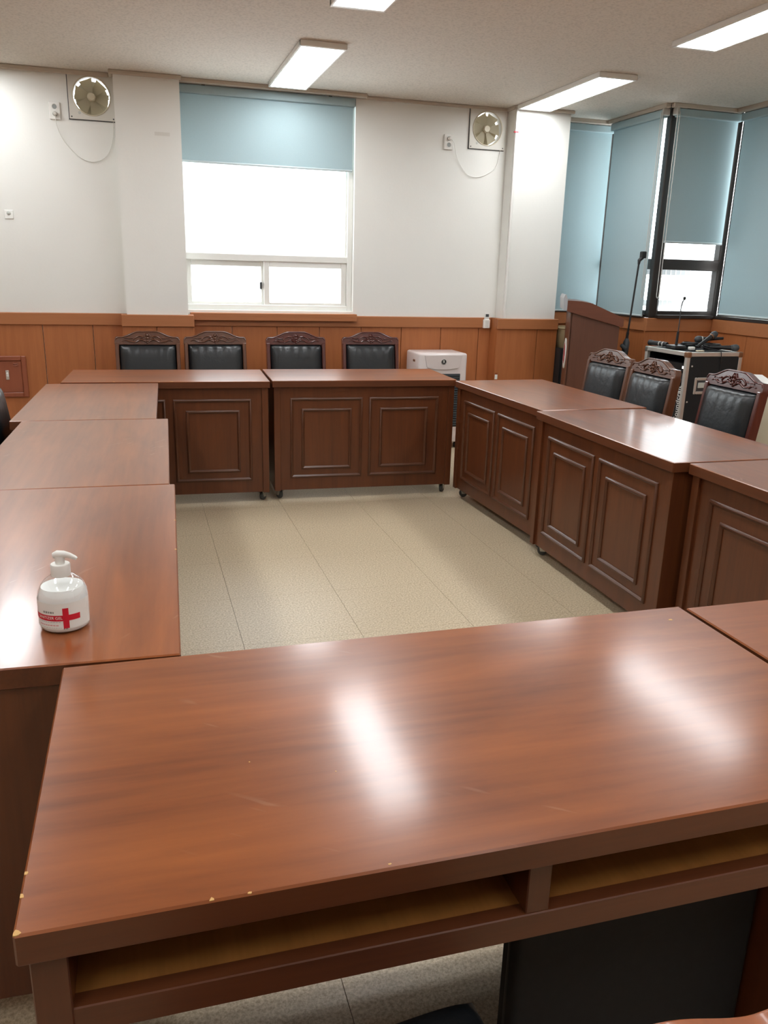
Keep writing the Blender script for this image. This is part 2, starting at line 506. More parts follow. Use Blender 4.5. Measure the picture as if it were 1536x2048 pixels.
# back wall with the window opening and two fan openings
FAN_R, FAN_L = (2.779, 2.509), (-0.207, 2.511)
W1 = (0.345, 1.695, 1.045, 2.645)
mb = MB()
fh = 0.128
panel_wall(mb, X0 - WT, 3.44, 0, CEIL, [W1, (FAN_R[0] - fh, FAN_R[0] + fh, FAN_R[1] - fh, FAN_R[1] + fh), (FAN_L[0] - fh, FAN_L[0] + fh, FAN_L[1] - fh, FAN_L[1] + fh)], WALL_Y, WALL_Y + WT)
wall_back = struct(mb.build('wall_back', 'wall'))
# pilaster and pillar
wall_pil = struct(MB().box(-0.058, 0.385, WALL_Y - 0.125, WALL_Y + 0.01, 0, CEIL).build('wall_pilaster', 'wall'))
wall_pillar = struct(MB().box(2.955, 3.44, WALL_Y - 0.14, BAY_Y + WT, 0, CEIL).build('wall_pillar', 'wall'))
# bay walls (sill height masonry below the windows)
SILL = 1.06
wall_bay_back = struct(MB().box(3.44, BAY_X + 0.3, BAY_Y, BAY_Y + WT, 0, SILL).build('wall_bay_back', 'wall'))
wall_bay_side = struct(MB().box(BAY_X, BAY_X + WT, STEP_Y, BAY_Y, 0, SILL).build('wall_bay_side', 'wall'))
wall_bay_front = struct(MB().box(BAY_X + WT, X1 + WT, STEP_Y, STEP_Y + WT, 0, SILL).build('wall_bay_front', 'wall'))
mb = MB()
panel_wall(mb, Y0 - WT, STEP_Y, 0, CEIL, [(4.5, STEP_Y, SILL, CEIL)], X1, X1 + WT, 'y')
wall_right = struct(mb.build('wall_right', 'wall'))
wall_left = struct(MB().box(X0 - WT, X0, Y0 - WT, WALL_Y, 0, CEIL).build('wall_left', 'wall'))
wall_rear = struct(MB().box(X0, X1, Y0 - WT, Y0, 0, CEIL).build('wall_rear', 'wall'))

# wainscot: each panel its own piece, cap rails proud of them
PT, RT = 0.016, 0.030
def wains_x(parent, xs, ywall, z1, rail_z0, sgn=-1):
    for a, b in zip(xs[:-1], xs[1:]):
        MB().box(a + 0.002, b - 0.002, min(ywall, ywall + sgn * PT), max(ywall, ywall + sgn * PT), 0.09, rail_z0 + 0.004, bevel=0.002).build('wainscot_panel', 'wains', parent)
    MB().box(xs[0], xs[-1], min(ywall, ywall + sgn * RT), max(ywall, ywall + sgn * RT), rail_z0, z1, bevel=0.004).build('wainscot_rail', 'wains_rail', parent)
    MB().box(xs[0], xs[-1], min(ywall, ywall + sgn * 0.02), max(ywall, ywall + sgn * 0.02), 0, 0.09, bevel=0.003).build('skirting', 'desk_side', parent)
def wains_y(parent, ys, xwall, z1, rail_z0, sgn=-1):
    for a, b in zip(ys[:-1], ys[1:]):
        MB().box(min(xwall, xwall + sgn * PT), max(xwall, xwall + sgn * PT), a + 0.002, b - 0.002, 0.09, rail_z0 + 0.004, bevel=0.002).build('wainscot_panel', 'wains', parent)
    MB().box(min(xwall, xwall + sgn * RT), max(xwall, xwall + sgn * RT), ys[0], ys[-1], rail_z0, z1, bevel=0.004).build('wainscot_rail', 'wains_rail', parent)
    MB().box(min(xwall, xwall + sgn * 0.02), max(xwall, xwall + sgn * 0.02), ys[0], ys[-1], 0, 0.09, bevel=0.003).build('skirting', 'desk_side', parent)
WZ1, WZ0 = 1.042, 0.955
xs = [X0] + [-0.657 - 0.346 * k for k in range(5, -1, -1)] + [-0.308, -0.06]
wains_x(wall_back, xs, WALL_Y, WZ1, WZ0)
wains_x(wall_back, [0.39, 0.72, 1.073, 1.416, 1.763, 2.108, 2.457, 2.799, 2.95], WALL_Y, WZ1, WZ0)
wains_x(wall_pil, [-0.098, 0.149, 0.425], WALL_Y - 0.125, WZ1, WZ0)
# pilaster returns
for xa, xb in ((-0.098, -0.058), (0.385, 0.425)):
    MB().box(xa, xb, WALL_Y - 0.125, WALL_Y, 0, WZ1).build('wainscot_return', 'wains', wall_pil)
wains_x(wall_pillar, [2.905, 3.28, 3.47], WALL_Y - 0.14, WZ1, WZ0)
MB().box(2.905, 2.955, WALL_Y - 0.14, WALL_Y, 0, WZ1).build('wainscot_return', 'wains', wall_pillar)
MB().box(3.44, 3.47, WALL_Y - 0.14, BAY_Y, 0, WZ1, bevel=0.004).build('wainscot_return', 'wains', wall_pillar)
wains_x(wall_bay_back, [3.47, 3.75, BAY_X], BAY_Y, SILL + 0.03, 0.985)
wains_y(wall_bay_side, [STEP_Y, 6.2, 6.5, BAY_Y - 0.03], BAY_X, SILL + 0.03, 0.985)
wains_x(wall_bay_front, [BAY_X - 0.03, 4.3, X1], STEP_Y, SILL + 0.03, 0.985)
wains_y(wall_right, [Y0 + 0.346 * k for k in range(22)] + [STEP_Y - 0.03], X1, SILL + 0.03, 0.985)
wains_y(wall_left, [Y0 + 0.35 * k for k in range(24)], X0, WZ1, WZ0, 1)
wains_x(wall_rear, [X0 + 0.361 * k for k in range(21)], Y0, WZ1, WZ0, 1)

# cornice strips under the ceiling
ci = [0]
def cornice(x0, x1, y0, y1, h=0.03):
    ci[0] += 1
    return struct(MB().box(x0, x1, y0, y1, CEIL - h, CEIL, bevel=0.004).build('trim_%d' % ci[0], 'trim'))
cornice(X0, -0.085, WALL_Y - 0.022, WALL_Y)
cornice(-0.085, 0.40, WALL_Y - 0.15, WALL_Y - 0.125, 0.026)
cornice(-0.085, -0.058, WALL_Y - 0.125, WALL_Y, 0.026)
cornice(0.385, 1.76, WALL_Y - 0.10, WALL_Y - 0.075, 0.028)
cornice(0.385, 1.76, WALL_Y - 0.075, WALL_Y, 0.02)
cornice(1.76, 2.955, WALL_Y - 0.022, WALL_Y, 0.022)
cornice(2.93, 3.465, WALL_Y - 0.162, WALL_Y - 0.14, 0.024)
cornice(2.933, 2.955, WALL_Y - 0.14, WALL_Y - 0.022, 0.024)
cornice(3.44, BAY_X, BAY_Y - 0.10, BAY_Y - 0.06, 0.032)
cornice(BAY_X - 0.08, BAY_X - 0.04, STEP_Y - 0.045, BAY_Y - 0.10, 0.032)
cornice(BAY_X - 0.04, X1 - 0.05, STEP_Y - 0.085, STEP_Y - 0.045, 0.032)
cornice(X1 - 0.10, X1 - 0.06, 4.4, STEP_Y - 0.085, 0.032)

# ------------------------------------------------------------------ windows
def rect_frame(mb, u0, u1, z0, z1, w, d0, d1, along='x', bevel=0.004):
    def bx(a, b, c, d):
        if along == 'x': mb.box(a, b, d0, d1, c, d, bevel=bevel)
        else: mb.box(d0, d1, a, b, c, d, bevel=bevel)
    bx(u0, u0 + w, z0, z1); bx(u1 - w, u1, z0, z1)
    bx(u0 + w, u1 - w, z0, z0 + w); bx(u0 + w, u1 - w, z1 - w, z1)
def pane(u0, u1, z0, z1, d, parent, along='x', name='pane'):
    mb = MB()
    if along == 'x': mb.box(u0, u1, d, d + 0.005, z0, z1)
    else: mb.box(d, d + 0.005, u0, u1, z0, z1)
    return mb.build(name, 'glass', parent)

w1 = bpy.data.objects.new('window_1', None); COL.objects.link(w1); struct(w1)
mb = MB(); rect_frame(mb, W1[0], W1[1], 1.075, W1[3], 0.042, WALL_Y + 0.045, WALL_Y + 0.15); mb.build('window_frame', 'window_white', w1)
MB().box(W1[0] + 0.04, W1[1] - 0.04, WALL_Y + 0.05, WALL_Y + 0.13, 1.447, 1.497, bevel=0.004).build('transom', 'window_white', w1)
mb = MB(); rect_frame(mb, W1[0] + 0.04, W1[1] - 0.04, 1.49, W1[3] - 0.035, 0.016, WALL_Y + 0.075, WALL_Y + 0.10); up_f = mb.build('glazing_bead', 'window_white', w1)
pane(W1[0] + 0.05, W1[1] - 0.05, 1.49, W1[3] - 0.04, WALL_Y + 0.085, up_f)
for a, b, dy in ((0.388, 1.012, 0.09), (0.985, 1.652, 0.06)):
    mb = MB(); rect_frame(mb, a, b, 1.092, 1.450, 0.045, WALL_Y + dy, WALL_Y + dy + 0.03)
    s = mb.build('sash', 'window_white', w1)
    pane(a + 0.04, b - 0.04, 1.13, 1.415, WALL_Y + dy + 0.012, s)
    if dy > 0.08:
        MB().box(0.955, 0.972, WALL_Y + 0.065, WALL_Y + 0.09, 1.235, 1.29, bevel=0.004).build('sash_lock', 'dark_grey', s)
# sill board of window_1
sill = MB().box(0.405, 1.715, WALL_Y - 0.065, WALL_Y + 0.06, 1.025, 1.058, bevel=0.004).box(0.405, 1.715, WALL_Y - 0.065, WALL_Y - 0.05, 1.0, 1.03, bevel=0.003).build('window_sill', 'wains_rail', w1)
MB().box(W1[0], W1[1], WALL_Y + 0.0, WALL_Y + 0.17, 1.045, 1.078, bevel=0.004).build('sill_track', 'window_white', w1)

def bay_window(n, along, u0, u1, d, transom=True, mull=()):
    """dark brown aluminium window standing on the sill, glass in plane d"""
    w = struct(bpy.data.objects.new('window_%d' % n, None)); COL.objects.link(w)
    mb = MB(); rect_frame(mb, u0, u1, SILL + 0.03, CEIL, 0.055, d, d + 0.07, along)
    if along == 'x': mb.box(u0, u1, d - 0.082, d + 0.01, SILL + 0.0305, SILL + 0.055)  # bottom frame ledge, extended inward to cover the daylit sill top
    else: mb.box(d - 0.082, d + 0.01, u0, u1, SILL + 0.0305, SILL + 0.055)
    mb.build('window_frame', 'dark_frame', w)
    edges = [u0] + list(mull) + [u1]
    for mu in mull:
        mb = MB()
        if along == 'x': mb.box(mu - 0.035, mu + 0.035, d, d + 0.07, SILL + 0.05, CEIL - 0.05, bevel=0.004)
        else: mb.box(d, d + 0.07, mu - 0.035, mu + 0.035, SILL + 0.05, CEIL - 0.05, bevel=0.004)
        mb.build('mullion', 'dark_frame', w)
    for a, b in zip(edges[:-1], edges[1:]):
        mb = MB()
        if along == 'x': mb.box(a + 0.05, b - 0.05, d, d + 0.07, 1.468, 1.552, bevel=0.004)
        else: mb.box(d, d + 0.07, a + 0.05, b - 0.05, 1.468, 1.552, bevel=0.004)
        mb.build('transom', 'dark_frame', w)
        pane(a + 0.05, b - 0.05, 1.13, 1.48, d + 0.03, w, along)
        pane(a + 0.05, b - 0.05, 1.54, CEIL - 0.05, d + 0.03, w, along)
    return w
bay_window(2, 'x', 3.44, BAY_X + 0.04, BAY_Y + 0.05)
bay_window(3, 'y', STEP_Y + 0.045, BAY_Y + 0.04, BAY_X + 0.03)
w4 = bay_window(4, 'x', BAY_X + 0.05, X1 + 0.06, STEP_Y + 0.03)
bay_window(5, 'y', 4.5, STEP_Y + 0.02, X1 + 0.05, mull=(5.2,))
# corner post between the two bay windows
cp = struct(MB().box(BAY_X - 0.005, BAY_X + 0.07, STEP_Y - 0.01, STEP_Y + 0.045, SILL + 0.03, CEIL, bevel=0.005).build('window_post', 'dark_frame'))
cp.name = 'trim_corner_post'
# corrugated sheet outside the small bay window
def corr(x0, x1, y, z0, z1, name, lab):
    mb = MB()
    n = int((x1 - x0) / 0.0125)
    pts = [(x0 + (x1 - x0) * i / n, y + 0.012 * math.sin(i * PI / 2)) for i in range(n + 1)]
    loop = pts + [(p[0], p[1] + 0.004) for p in pts[::-1]]
    for (a, b) in zip(range(n), range(1, n + 1)):
        pa, pb = pts[a], pts[b]
        vs = [mb._v((pa[0], pa[1], z0)), mb._v((pb[0], pb[1], z0)), mb._v((pb[0], pb[1], z1)), mb._v((pa[0], pa[1], z1))]
        mb.bm.faces.new(vs)
    bmesh.ops.remove_doubles(mb.bm, verts=mb.bm.verts[:], dist=1e-5)
    r = bmesh.ops.extrude_face_region(mb.bm, geom=mb.bm.faces[:])
    bmesh.ops.translate(mb.bm, verts=[g for g in r['geom'] if isinstance(g, bmesh.types.BMVert)], vec=(0, 0.004, 0))
    o = mb.build(name, 'corrugated', None, smooth=60)
    return tag(o, lab, 'sheet')
corr(4.0, 5.4, STEP_Y + 0.55, 1.43, 1.52, 'corrugated_sheet', 'grey corrugated strip outside the small window, higher one')
corr(4.0, 5.4, STEP_Y + 0.55, 1.165, 1.215, 'corrugated_sheet', 'narrow grey corrugated strip outside the small window, lower one')

# ------------------------------------------------------------------ roller blinds
def blind(label, along, u0, u1, d, z0, z1=CEIL - 0.03, cassette=True, chain=None, sgn=-1, bar_out=0.0):
    t = thing('roller_blind', label, 'blind', ((u0 + u1) / 2, d, z1) if along == 'x' else (d, (u0 + u1) / 2, z1), group=None)
    h = (u1 - u0) / 2
    T = Matrix.Identity(4) if along == 'x' else Matrix.Rotation(PI / 2, 4, 'Z')
    # along y: local x -> world y, local y -> world -x
    f = -1 if along == 'x' else 1
    L = z0 - z1
    mb = MB(T); mb.box(-h, h, -0.0009, 0.0009, L + 0.005, -0.035); mb.build('fabric', 'blind', t)
    mb = MB(T); mb.tube([(-h + 0.004, f * 0.0 , L + 0.006), (h - 0.004, 0, L + 0.006)], 0.009, 10); mb.build('bottom_bar', 'blind_bar', t, smooth=40)
    mb = MB(T); mb.box(-h - 0.012, h + 0.012, -0.03, 0.03, -0.062, -0.005, bevel=0.008, seg=2); mb.build('cassette', 'blind', t)
    for s in (-0.72 * h, 0.72 * h):
        mb = MB(T); mb.box(s - 0.012, s + 0.012, -0.02, 0.02, -0.006, 0.0); mb.build('bracket', 'dark_grey', t)
    if chain:
        side, zb = chain
        xx = side * (h + 0.008)
        mb = MB(T)
        pts = [(xx, f * 0.034, -0.03), (xx, f * 0.034, zb - z1 + 0.03)]
        arc = [(xx + side * 0.011 * (1 - math.cos(a)), f * 0.034, zb - z1 + 0.03 - 0.022 * math.sin(a)) for a in [PI * k / 8 for k in range(1, 8)]]
        pts += arc + [(xx + side * 0.022, f * 0.034, zb - z1 + 0.03), (xx + side * 0.022, f * 0.034, -0.03)]
        mb.tube(pts, 0.0028, 6); mb.build('pull_chain', 'alu', t, smooth=60)
        mb = MB(T); mb.box(min(xx, xx + side * 0.022), max(xx, xx + side * 0.022), -0.03, 0.03, -0.05, 0.0, bevel=0.004)
        mb.build('end_bracket', 'alu', t)
    return t
blind('half-lowered blue-grey roller blind over the white-framed window', 'x', 0.378, 1.678, WALL_Y + 0.012, 2.128, CEIL - 0.02)
blind('fully lowered pale blue roller blind behind the lectern beside the white pillar', 'x', 3.46, 4.005, BAY_Y - 0.04, 1.098)
blind('fully lowered pale blue roller blind behind the tall microphone stand', 'y', STEP_Y + 0.018, BAY_Y - 0.16, BAY_X - 0.05, 1.10, chain=(-1, 1.24))
blind('pale blue roller blind raised above the small dark-framed window pane', 'x', BAY_X + 0.025, X1 - 0.050, STEP_Y - 0.05, 1.672, chain=(-1, 1.24))
blind('fully lowered pale blue roller blind on the wall behind the flight case', 'y', 4.48, STEP_Y - 0.105, X1 - 0.035, 1.125)

# ------------------------------------------------------------------ ceiling lights
LW, LL = 0.28, 1.22
lf = MB(); 
for a in ((-LW / 2, -LW / 2 + 0.014, -LL / 2, LL / 2), (LW / 2 - 0.014, LW / 2, -LL / 2, LL / 2), (-LW / 2, LW / 2, -LL / 2, -LL / 2 + 0.03), (-LW / 2, LW / 2, LL / 2 - 0.03, LL / 2)):
    lf.box(a[0], a[1], a[2], a[3], -0.032, 0, bevel=0.003)
lf_me = lf.mesh('light_frame', 'white_plastic')
ld_me = MB().box(-LW / 2 + 0.013, LW / 2 - 0.013, -LL / 2 + 0.028, LL / 2 - 0.028, -0.030, -0.004, bevel=0.004).mesh('light_diffuser', 'led')
LABEL_LIGHT = {
    (0, 0): 'white LED ceiling panel beside the pilaster', (1, 0): 'white LED ceiling panel near the window with half-lowered blind', (2, 0): 'white LED ceiling panel above the white pillar',
    (0, 1): 'white LED ceiling panel beside the sanitizer row, above its wall-end chair', (1, 1): 'white LED ceiling panel above the open floor between the desks', (2, 1): 'white LED ceiling panel above the chairs beside the flight case',
    (0, 2): 'white LED ceiling panel beside the desk with the sanitizer', (1, 2): 'white LED ceiling panel above the open-shelf desk', (2, 2): 'white LED ceiling panel above the end of the flight-case row',
    (0, 3): 'white LED ceiling panel in the corner of rear and left walls', (1, 3): 'white LED ceiling panel behind the chair at the open-shelf desk', (2, 3): 'white LED ceiling panel in the corner of rear and right walls'}
# panels of the same ceiling grid that lie outside the picture (one shows as glare on the
# sanitizer desk; the row behind the chair is what lights the open shelf, whose top shades it from all the others)
UNSEEN = {(0, 0): 'pilaster', (0, 1): 'sanitizer_row_end', (0, 2): 'sanitizer_desk', (1, 2): 'open_shelf_desk', (2, 2): 'desk_row_end',
          (0, 3): 'rear_left', (1, 3): 'rear_middle', (2, 3): 'rear_right'}
for i, lx in enumerate((-0.95, 1.14, 3.09)):
    for j, ly in enumerate((5.81, 3.83, 1.83, -0.2)):
        u = UNSEEN.get((i, j))
        t = thing('ceiling_light_%s_offscreen' % u if u else 'ceiling_light', LABEL_LIGHT[(i, j)], 'ceiling light', (lx, ly, CEIL), 0, 'LED ceiling panels')
        obj('frame', lf_me, t); obj('diffuser_%s_offscreen' % u if u else 'diffuser', ld_me, t)

# ------------------------------------------------------------------ desks
ZT, ZTB = 0.75, 0.708
_cache = {}
def moulding_mesh(w, h, key):
    k = ('mould', key)
    if k in _cache: return _cache[k]
    mb = MB()
    prof = [(-0.009, 0.0), (-0.009, 0.004), (-0.005, 0.009), (0.0, 0.0105), (0.005, 0.007), (0.009, 0.003), (0.009, 0.0)]
    cs = [(-1, -1), (1, -1), (1, 1), (-1, 1)]
    rings = []
    for sx, sz in cs:
        rings.append([mb._v((sx * (w / 2 - o), y, sz * (h / 2 - o))) for o, y in prof])
    for a in range(4):
        A, B = rings[a], rings[(a + 1) % 4]
        for i in range(len(prof) - 1):
            mb.bm.faces.new((A[i], B[i], B[i + 1], A[i + 1]))
    _cache[k] = mb.mesh('panel_moulding', 'desk_mould', 35)
    return _cache[k]
def wheel_meshes():
    if 'wheel' not in _cache:
        prof = [(0.005, -0.012), (0.021, -0.012), (0.026, -0.008), (0.026, 0.008), (0.021, 0.012), (0.005, 0.012)]
        mb = MB(); mb.lathe(prof, 20, axis=0); _cache['wheel'] = mb.mesh('wheel', 'rubber', 30)
        mb = MB()
        for s in (-1, 1):
            mb.prism([(-0.012, -0.004), (0.012, -0.004), (0.022, 0.034), (-0.012, 0.034)], 0, s * 0.0135, s * 0.0160)
        mb.box(-0.0165, 0.0165, -0.014, 0.024, 0.031, 0.036)
        mb.cyl((-0.018, 0, 0), (0.018, 0, 0), 0.004, seg=8)
        mb.cyl((0, 0.005, 0.034), (0, 0.005, 0.045), 0.012, seg=12)
        _cache['fork'] = mb.mesh('fork', 'metal', 30)
    return _cache['wheel'], _cache['fork']

DK = []
def desk(label, cx, cy, rot, W=1.165, D=0.60, group='wooden conference desks set in a square'):
    t = thing('conference_desk', label, 'desk', (cx, cy, 0), rot, group)
    key = (round(W, 3), round(D, 3))
    hw, hd = W / 2, D / 2
    if key not in _cache:
        d = {}
        mb = MB(); mb.box(-hw, hw, -hd, hd, ZTB + 0.002, ZT, bevel=0.0025, seg=1)
        me = mb.mesh('top', 'desk_top'); me.materials.append(M['desk_edge'])
        for p in me.polygons:
            if abs(p.normal.z) < 0.5 or p.normal.z < 0: p.material_index = 1
        d['top'] = me
        d['side'] = MB().box(-0.019, 0.019, -hd + 0.012, hd - 0.014, 0.062, ZTB + 0.002, bevel=0.0015).mesh('side_panel', 'desk_side')
        d['front'] = MB().box(-hw + 0.045, hw - 0.045, hd - 0.042, hd - 0.026, 0.064, ZTB + 0.002, bevel=0.001).mesh('front_panel', 'desk_side')
        d['shelf'] = MB().box(-hw + 0.045, hw - 0.045, -hd + 0.035, 0.12, 0.612, 0.628).mesh('shelf', 'desk_shelf')
        d['lip'] = MB().box(-hw + 0.045, hw - 0.045, -hd + 0.014, -hd + 0.036, 0.592, 0.630, bevel=0.0015).mesh('shelf_edge', 'desk_edge')
        d['div'] = MB().box(-0.016, 0.016, -hd + 0.016, 0.12, 0.629, ZTB + 0.002, bevel=0.0015).mesh('divider', 'desk_side')
        d['back'] = MB().box(-hw + 0.045, hw - 0.045, 0.12, 0.132, 0.60, ZTB + 0.002).mesh('shelf_back', 'desk_side')
        _cache[key] = d
    d = _cache[key]
    obj('top', d['top'], t)
    for s in (-1, 1): obj('side_panel', d['side'], t, (s * (hw - 0.029), 0, 0))
    fp = obj('front_panel', d['front'], t)
    mw = W * 0.372
    for s in (-1, 1):
        obj('outer_moulding', moulding_mesh(mw, 0.484, ('o', round(mw, 3))), fp, (s * W * 0.212, hd - 0.026, 0.392))
        obj('inner_moulding', moulding_mesh(mw * 0.68, 0.362, ('i', round(mw, 3))), fp, (s * W * 0.212, hd - 0.026, 0.386))
    obj('shelf', d['shelf'], t); obj('shelf_edge', d['lip'], t); obj('divider', d['div'], t); obj('shelf_back', d['back'], t)
    wm, fm = wheel_meshes()
    for sx in (-1, 1):
        for sy in (-1, 1):
            c = obj('caster', fm, t, (sx * (hw - 0.045), sy * (hd - 0.075), 0.027), (0, 0, random.uniform(-0.8, 0.8) + (PI if sy < 0 else 0)))
            obj('wheel', wm, c)
    DK.append(t)
    return t
Q = PI / 2
desk('brown lacquered desk with open front shelf, a chair tucked under it', 0.446, 1.030, R(-0.4), 1.195, 0.595)
desk('brown desk end-to-end with the open-shelf desk, meeting the moulded desk row', 1.650, 1.012, R(0.0), 1.19, 0.60)
desk('brown desk with the hand sanitizer bottle on it', -0.234, 1.943, -Q - R(2.2), 1.190, 0.60)
desk('brown desk in the middle of the row, next to the sanitizer desk', -0.207, 3.119, -Q - R(2.0), 1.155, 0.60)
desk('brown desk at the wall end of the sanitizer row', -0.216, 4.285, -Q - R(2.0), 1.165, 0.60)
desk('brown desk on casters below the two chairs by the pilaster', 0.176, 5.200, PI - R(2.8), 1.175, 0.60)
desk('brown desk on casters with both panels showing, before the two chairs beside the heater', 1.362, 5.165, PI - R(2.5), 1.168, 0.595)
desk('brown desk meeting the heater-side desk at the inner corner, facing the open floor', 2.225, 4.246, Q + R(1.2), 1.140, 0.61)
desk('brown desk reflecting the small bay window, mid row beside the flight case', 2.188, 3.0775, Q - R(1.0), 1.150, 0.61)
desk('brown desk at the end of the flight-case row, half hidden by the open-shelf desk pair', 2.232, 1.905, Q, 1.165, 0.61)

# worn chips along desk edges (bare wood showing)
def chips(dk, pts, W, D):
    for (x_, y_, r_) in pts:
        mb = MB()
        n_ = 7
        ring = [(x_ + r_ * random.uniform(0.5, 1.2) * math.cos(2 * PI * k / n_), y_ + r_ * random.uniform(0.4, 1.0) * math.sin(2 * PI * k / n_)) for k in range(n_)]
        ring = [(max(-W / 2 + 0.0006, min(W / 2 - 0.0006, a)), max(-D / 2 + 0.0006, min(D / 2 - 0.0006, b_))) for a, b_ in ring]
        mb.prism(ring, 2, ZT - 0.0008, ZT + 0.0003).build('worn_chip', 'bare_wood', dk)
chips(DK[0], [(-0.596, -0.205, 0.004), (-0.596, -0.240, 0.0045), (-0.594, -0.294, 0.006), (-0.40, -0.2955, 0.004), (-0.36, -0.2955, 0.003), (-0.20, -0.290, 0.002), (-0.33, -0.05, 0.002), (-0.22, -0.10, 0.0015), (0.36, -0.2945, 0.003), (0.40, -0.2945, 0.004), (0.54, 0.24, 0.005)], 1.195, 0.595)
chips(DK[2], [(0.03, 0.297, 0.004), (-0.21, 0.297, 0.003)], 1.19, 0.60)
chips(DK[5], [(-0.02, 0.29, 0.010), (0.05, 0.295, 0.006), (0.30, 0.285, 0.009)], 1.175, 0.60)

# ------------------------------------------------------------------ chairs
CW = 0.45
REC = Matrix.Translation((0, -0.19, 0.44)) @ Matrix.Rotation(R(8), 4, 'X') @ Matrix.Translation((0, 0.19, -0.44))
def crest_top(x):
    ax = abs(x)
    z = 0.908
    t = min(1, max(0, (0.185 - ax) / 0.13))
    z += 0.040 * (t * t * (3 - 2 * t))
    e = 0.225 - ax
    if e < 0.018: z -= 0.018 - math.sqrt(max(0, 0.018 ** 2 - (0.018 - e) ** 2))
    return z
def carving_mesh():
    mb = MB(REC)
    y = -0.165
    def scroll(pts, r0, r1):
        for s in (-1, 1):
            p = smooth_path([(s * a, y, b) for a, b in pts], 5)
            n = len(p)
            mb.tube(p, [r0 + (r1 - r0) * i / (n - 1) for i in range(n)], 6)
    scroll([(0.012, 0.872), (0.035, 0.884), (0.060, 0.880), (0.085, 0.868), (0.115, 0.872), (0.15, 0.882), (0.175, 0.876)], 0.0065, 0.003)
    scroll([(0.030, 0.905), (0.055, 0.910), (0.080, 0.900), (0.095, 0.885), (0.088, 0.876)], 0.006, 0.0025)
    scroll([(0.100, 0.898), (0.125, 0.894), (0.150, 0.898), (0.160, 0.890)], 0.005, 0.002)
    scroll([(0.020, 0.890), (0.040, 0.896), (0.050, 0.890), (0.042, 0.884)], 0.005, 0.003)
    scroll([(0.120, 0.868), (0.135, 0.876), (0.128, 0.884)], 0.004, 0.002)
    scroll([(0.006, 0.930), (0.014, 0.918), (0.020, 0.905), (0.010, 0.893)], 0.005, 0.003)
    for (a, b, r) in ((0, 0.915, 0.011), (0, 0.896, 0.010), (0, 0.878, 0.009), (0.0, 0.865, 0.007)):
        mb.lathe([(0.0005, -0.006), (r * 0.7, -0.004), (r, 0), (r * 0.7, 0.005), (0.0005, 0.007)], 10, (a, y, b), axis=1)
    return mb
def make_chair_meshes(woodm, carvem, crestm=None):
    crestm = crestm or woodm
    d = {}
    n = 44
    top = [(-0.225 + 0.45 * i / n, crest_top(-0.225 + 0.45 * i / n)) for i in range(n + 1)]
    poly = [(-0.225, 0.852)] + [(0.225, 0.852)] + top[::-1]
    mb = MB(REC); mb.prism(poly, 1, -0.205, -0.168); d['crest_rail'] = mb.mesh('crest_rail', crestm, 35)
    # raised bead along the crest edge
    mb = MB(REC); mb.tube([(x * 0.975, -0.168, z - 0.006) for x, z in top], 0.0045, 6); d['crest_bead'] = mb.mesh('crest_bead', crestm, 60)
    d['carving'] = carving_mesh().mesh('carving', carvem, 60)
    # stile + back leg, one piece each side
    for s, k in ((-1, 'l'), (1, 'r')):
        mb = MB(REC); mb.box(min(s * 0.196, s * 0.223), max(s * 0.196, s * 0.223), -0.215, -0.160, 0.43, 0.862, bevel=0.004)
        d['stile_' + k] = mb.mesh('stile', woodm)
        mb = MB()
        a, b = min(s * 0.190, s * 0.222), max(s * 0.190, s * 0.222)
        mb.prism([(-0.215, 0.45), (-0.165, 0.45), (-0.205, 0.0), (-0.245, 0.0)], 0, a, b)
        d['rear_leg_' + k] = mb.mesh('rear_leg', woodm)
        mb = MB(); mb.lathe([(0.017, 0), (0.021, 0.25), (0.027, 0.38), (0.027, 0.41)], 4, (s * 0.190, 0.185, 0), a0=PI / 4, a1=PI / 4 + 2 * PI)
        d['front_leg_' + k] = mb.mesh('front_leg', woodm)
    mb = MB(REC); mb.box(-0.197, 0.197, -0.205, -0.172, 0.478, 0.515, bevel=0.003); d['lower_rail'] = mb.mesh('lower_rail', woodm)
    mb = MB(REC); mb.box(-0.197, 0.197, -0.203, -0.192, 0.512, 0.856); d['back_panel'] = mb.mesh('back_panel', woodm)
    # puffy leather pad
    pw, z0, z1 = 0.197, 0.510, 0.852
    rnd = random.Random(3)
    mb = MB(REC)
    def f(u, v):
        x = (2 * u - 1); z = (2 * v - 1)
        e = (1 - abs(x) ** 7) * (1 - abs(z) ** 7)
        cr = 0.003 * math.sin(x * 19 + 2.5 * math.sin(z * 2.0)) * max(0, z) ** 2
        return (x * pw, -0.192 + 0.066 * max(0, e) ** 0.42 + cr * (1 if e > 0.05 else 0), (z0 + z1) / 2 + z * (z1 - z0) / 2)
    mb.grid(28, 26, f); d['back_cushion'] = mb.mesh('back_cushion', 'leather', 70)
    mb = MB(); mb.box(-0.215, 0.215, -0.195, 0.215, 0.375, 0.425, bevel=0.004); d['seat_frame'] = mb.mesh('seat_frame', woodm)
    mb = MB()
    def g(u, v):
        x = (2 * u - 1); y = (2 * v - 1)
        e = (1 - abs(x) ** 8) * (1 - abs(y) ** 8)
        return (x * (0.222 - 0.012 * (1 - v)), 0.015 + y * 0.215, 0.425 + 0.042 * max(0, e) ** 0.4)
    mb.grid(24, 24, g); d['seat_cushion'] = mb.mesh('seat_cushion', 'leather', 70)
    for s, k in ((-1, 'l'), (1, 'r')):
        d['stretcher_' + k] = MB().box(min(s * 0.184, s * 0.200), max(s * 0.184, s * 0.200), -0.205, 0.18, 0.15, 0.175).mesh('stretcher', woodm)
    return d
CH = {'brown': make_chair_meshes('chair_brown', 'chair_brown'), 'red': make_chair_meshes('chair_red', 'chair_red'),
      'orange': make_chair_meshes('chair_orange', 'chair_orange')}
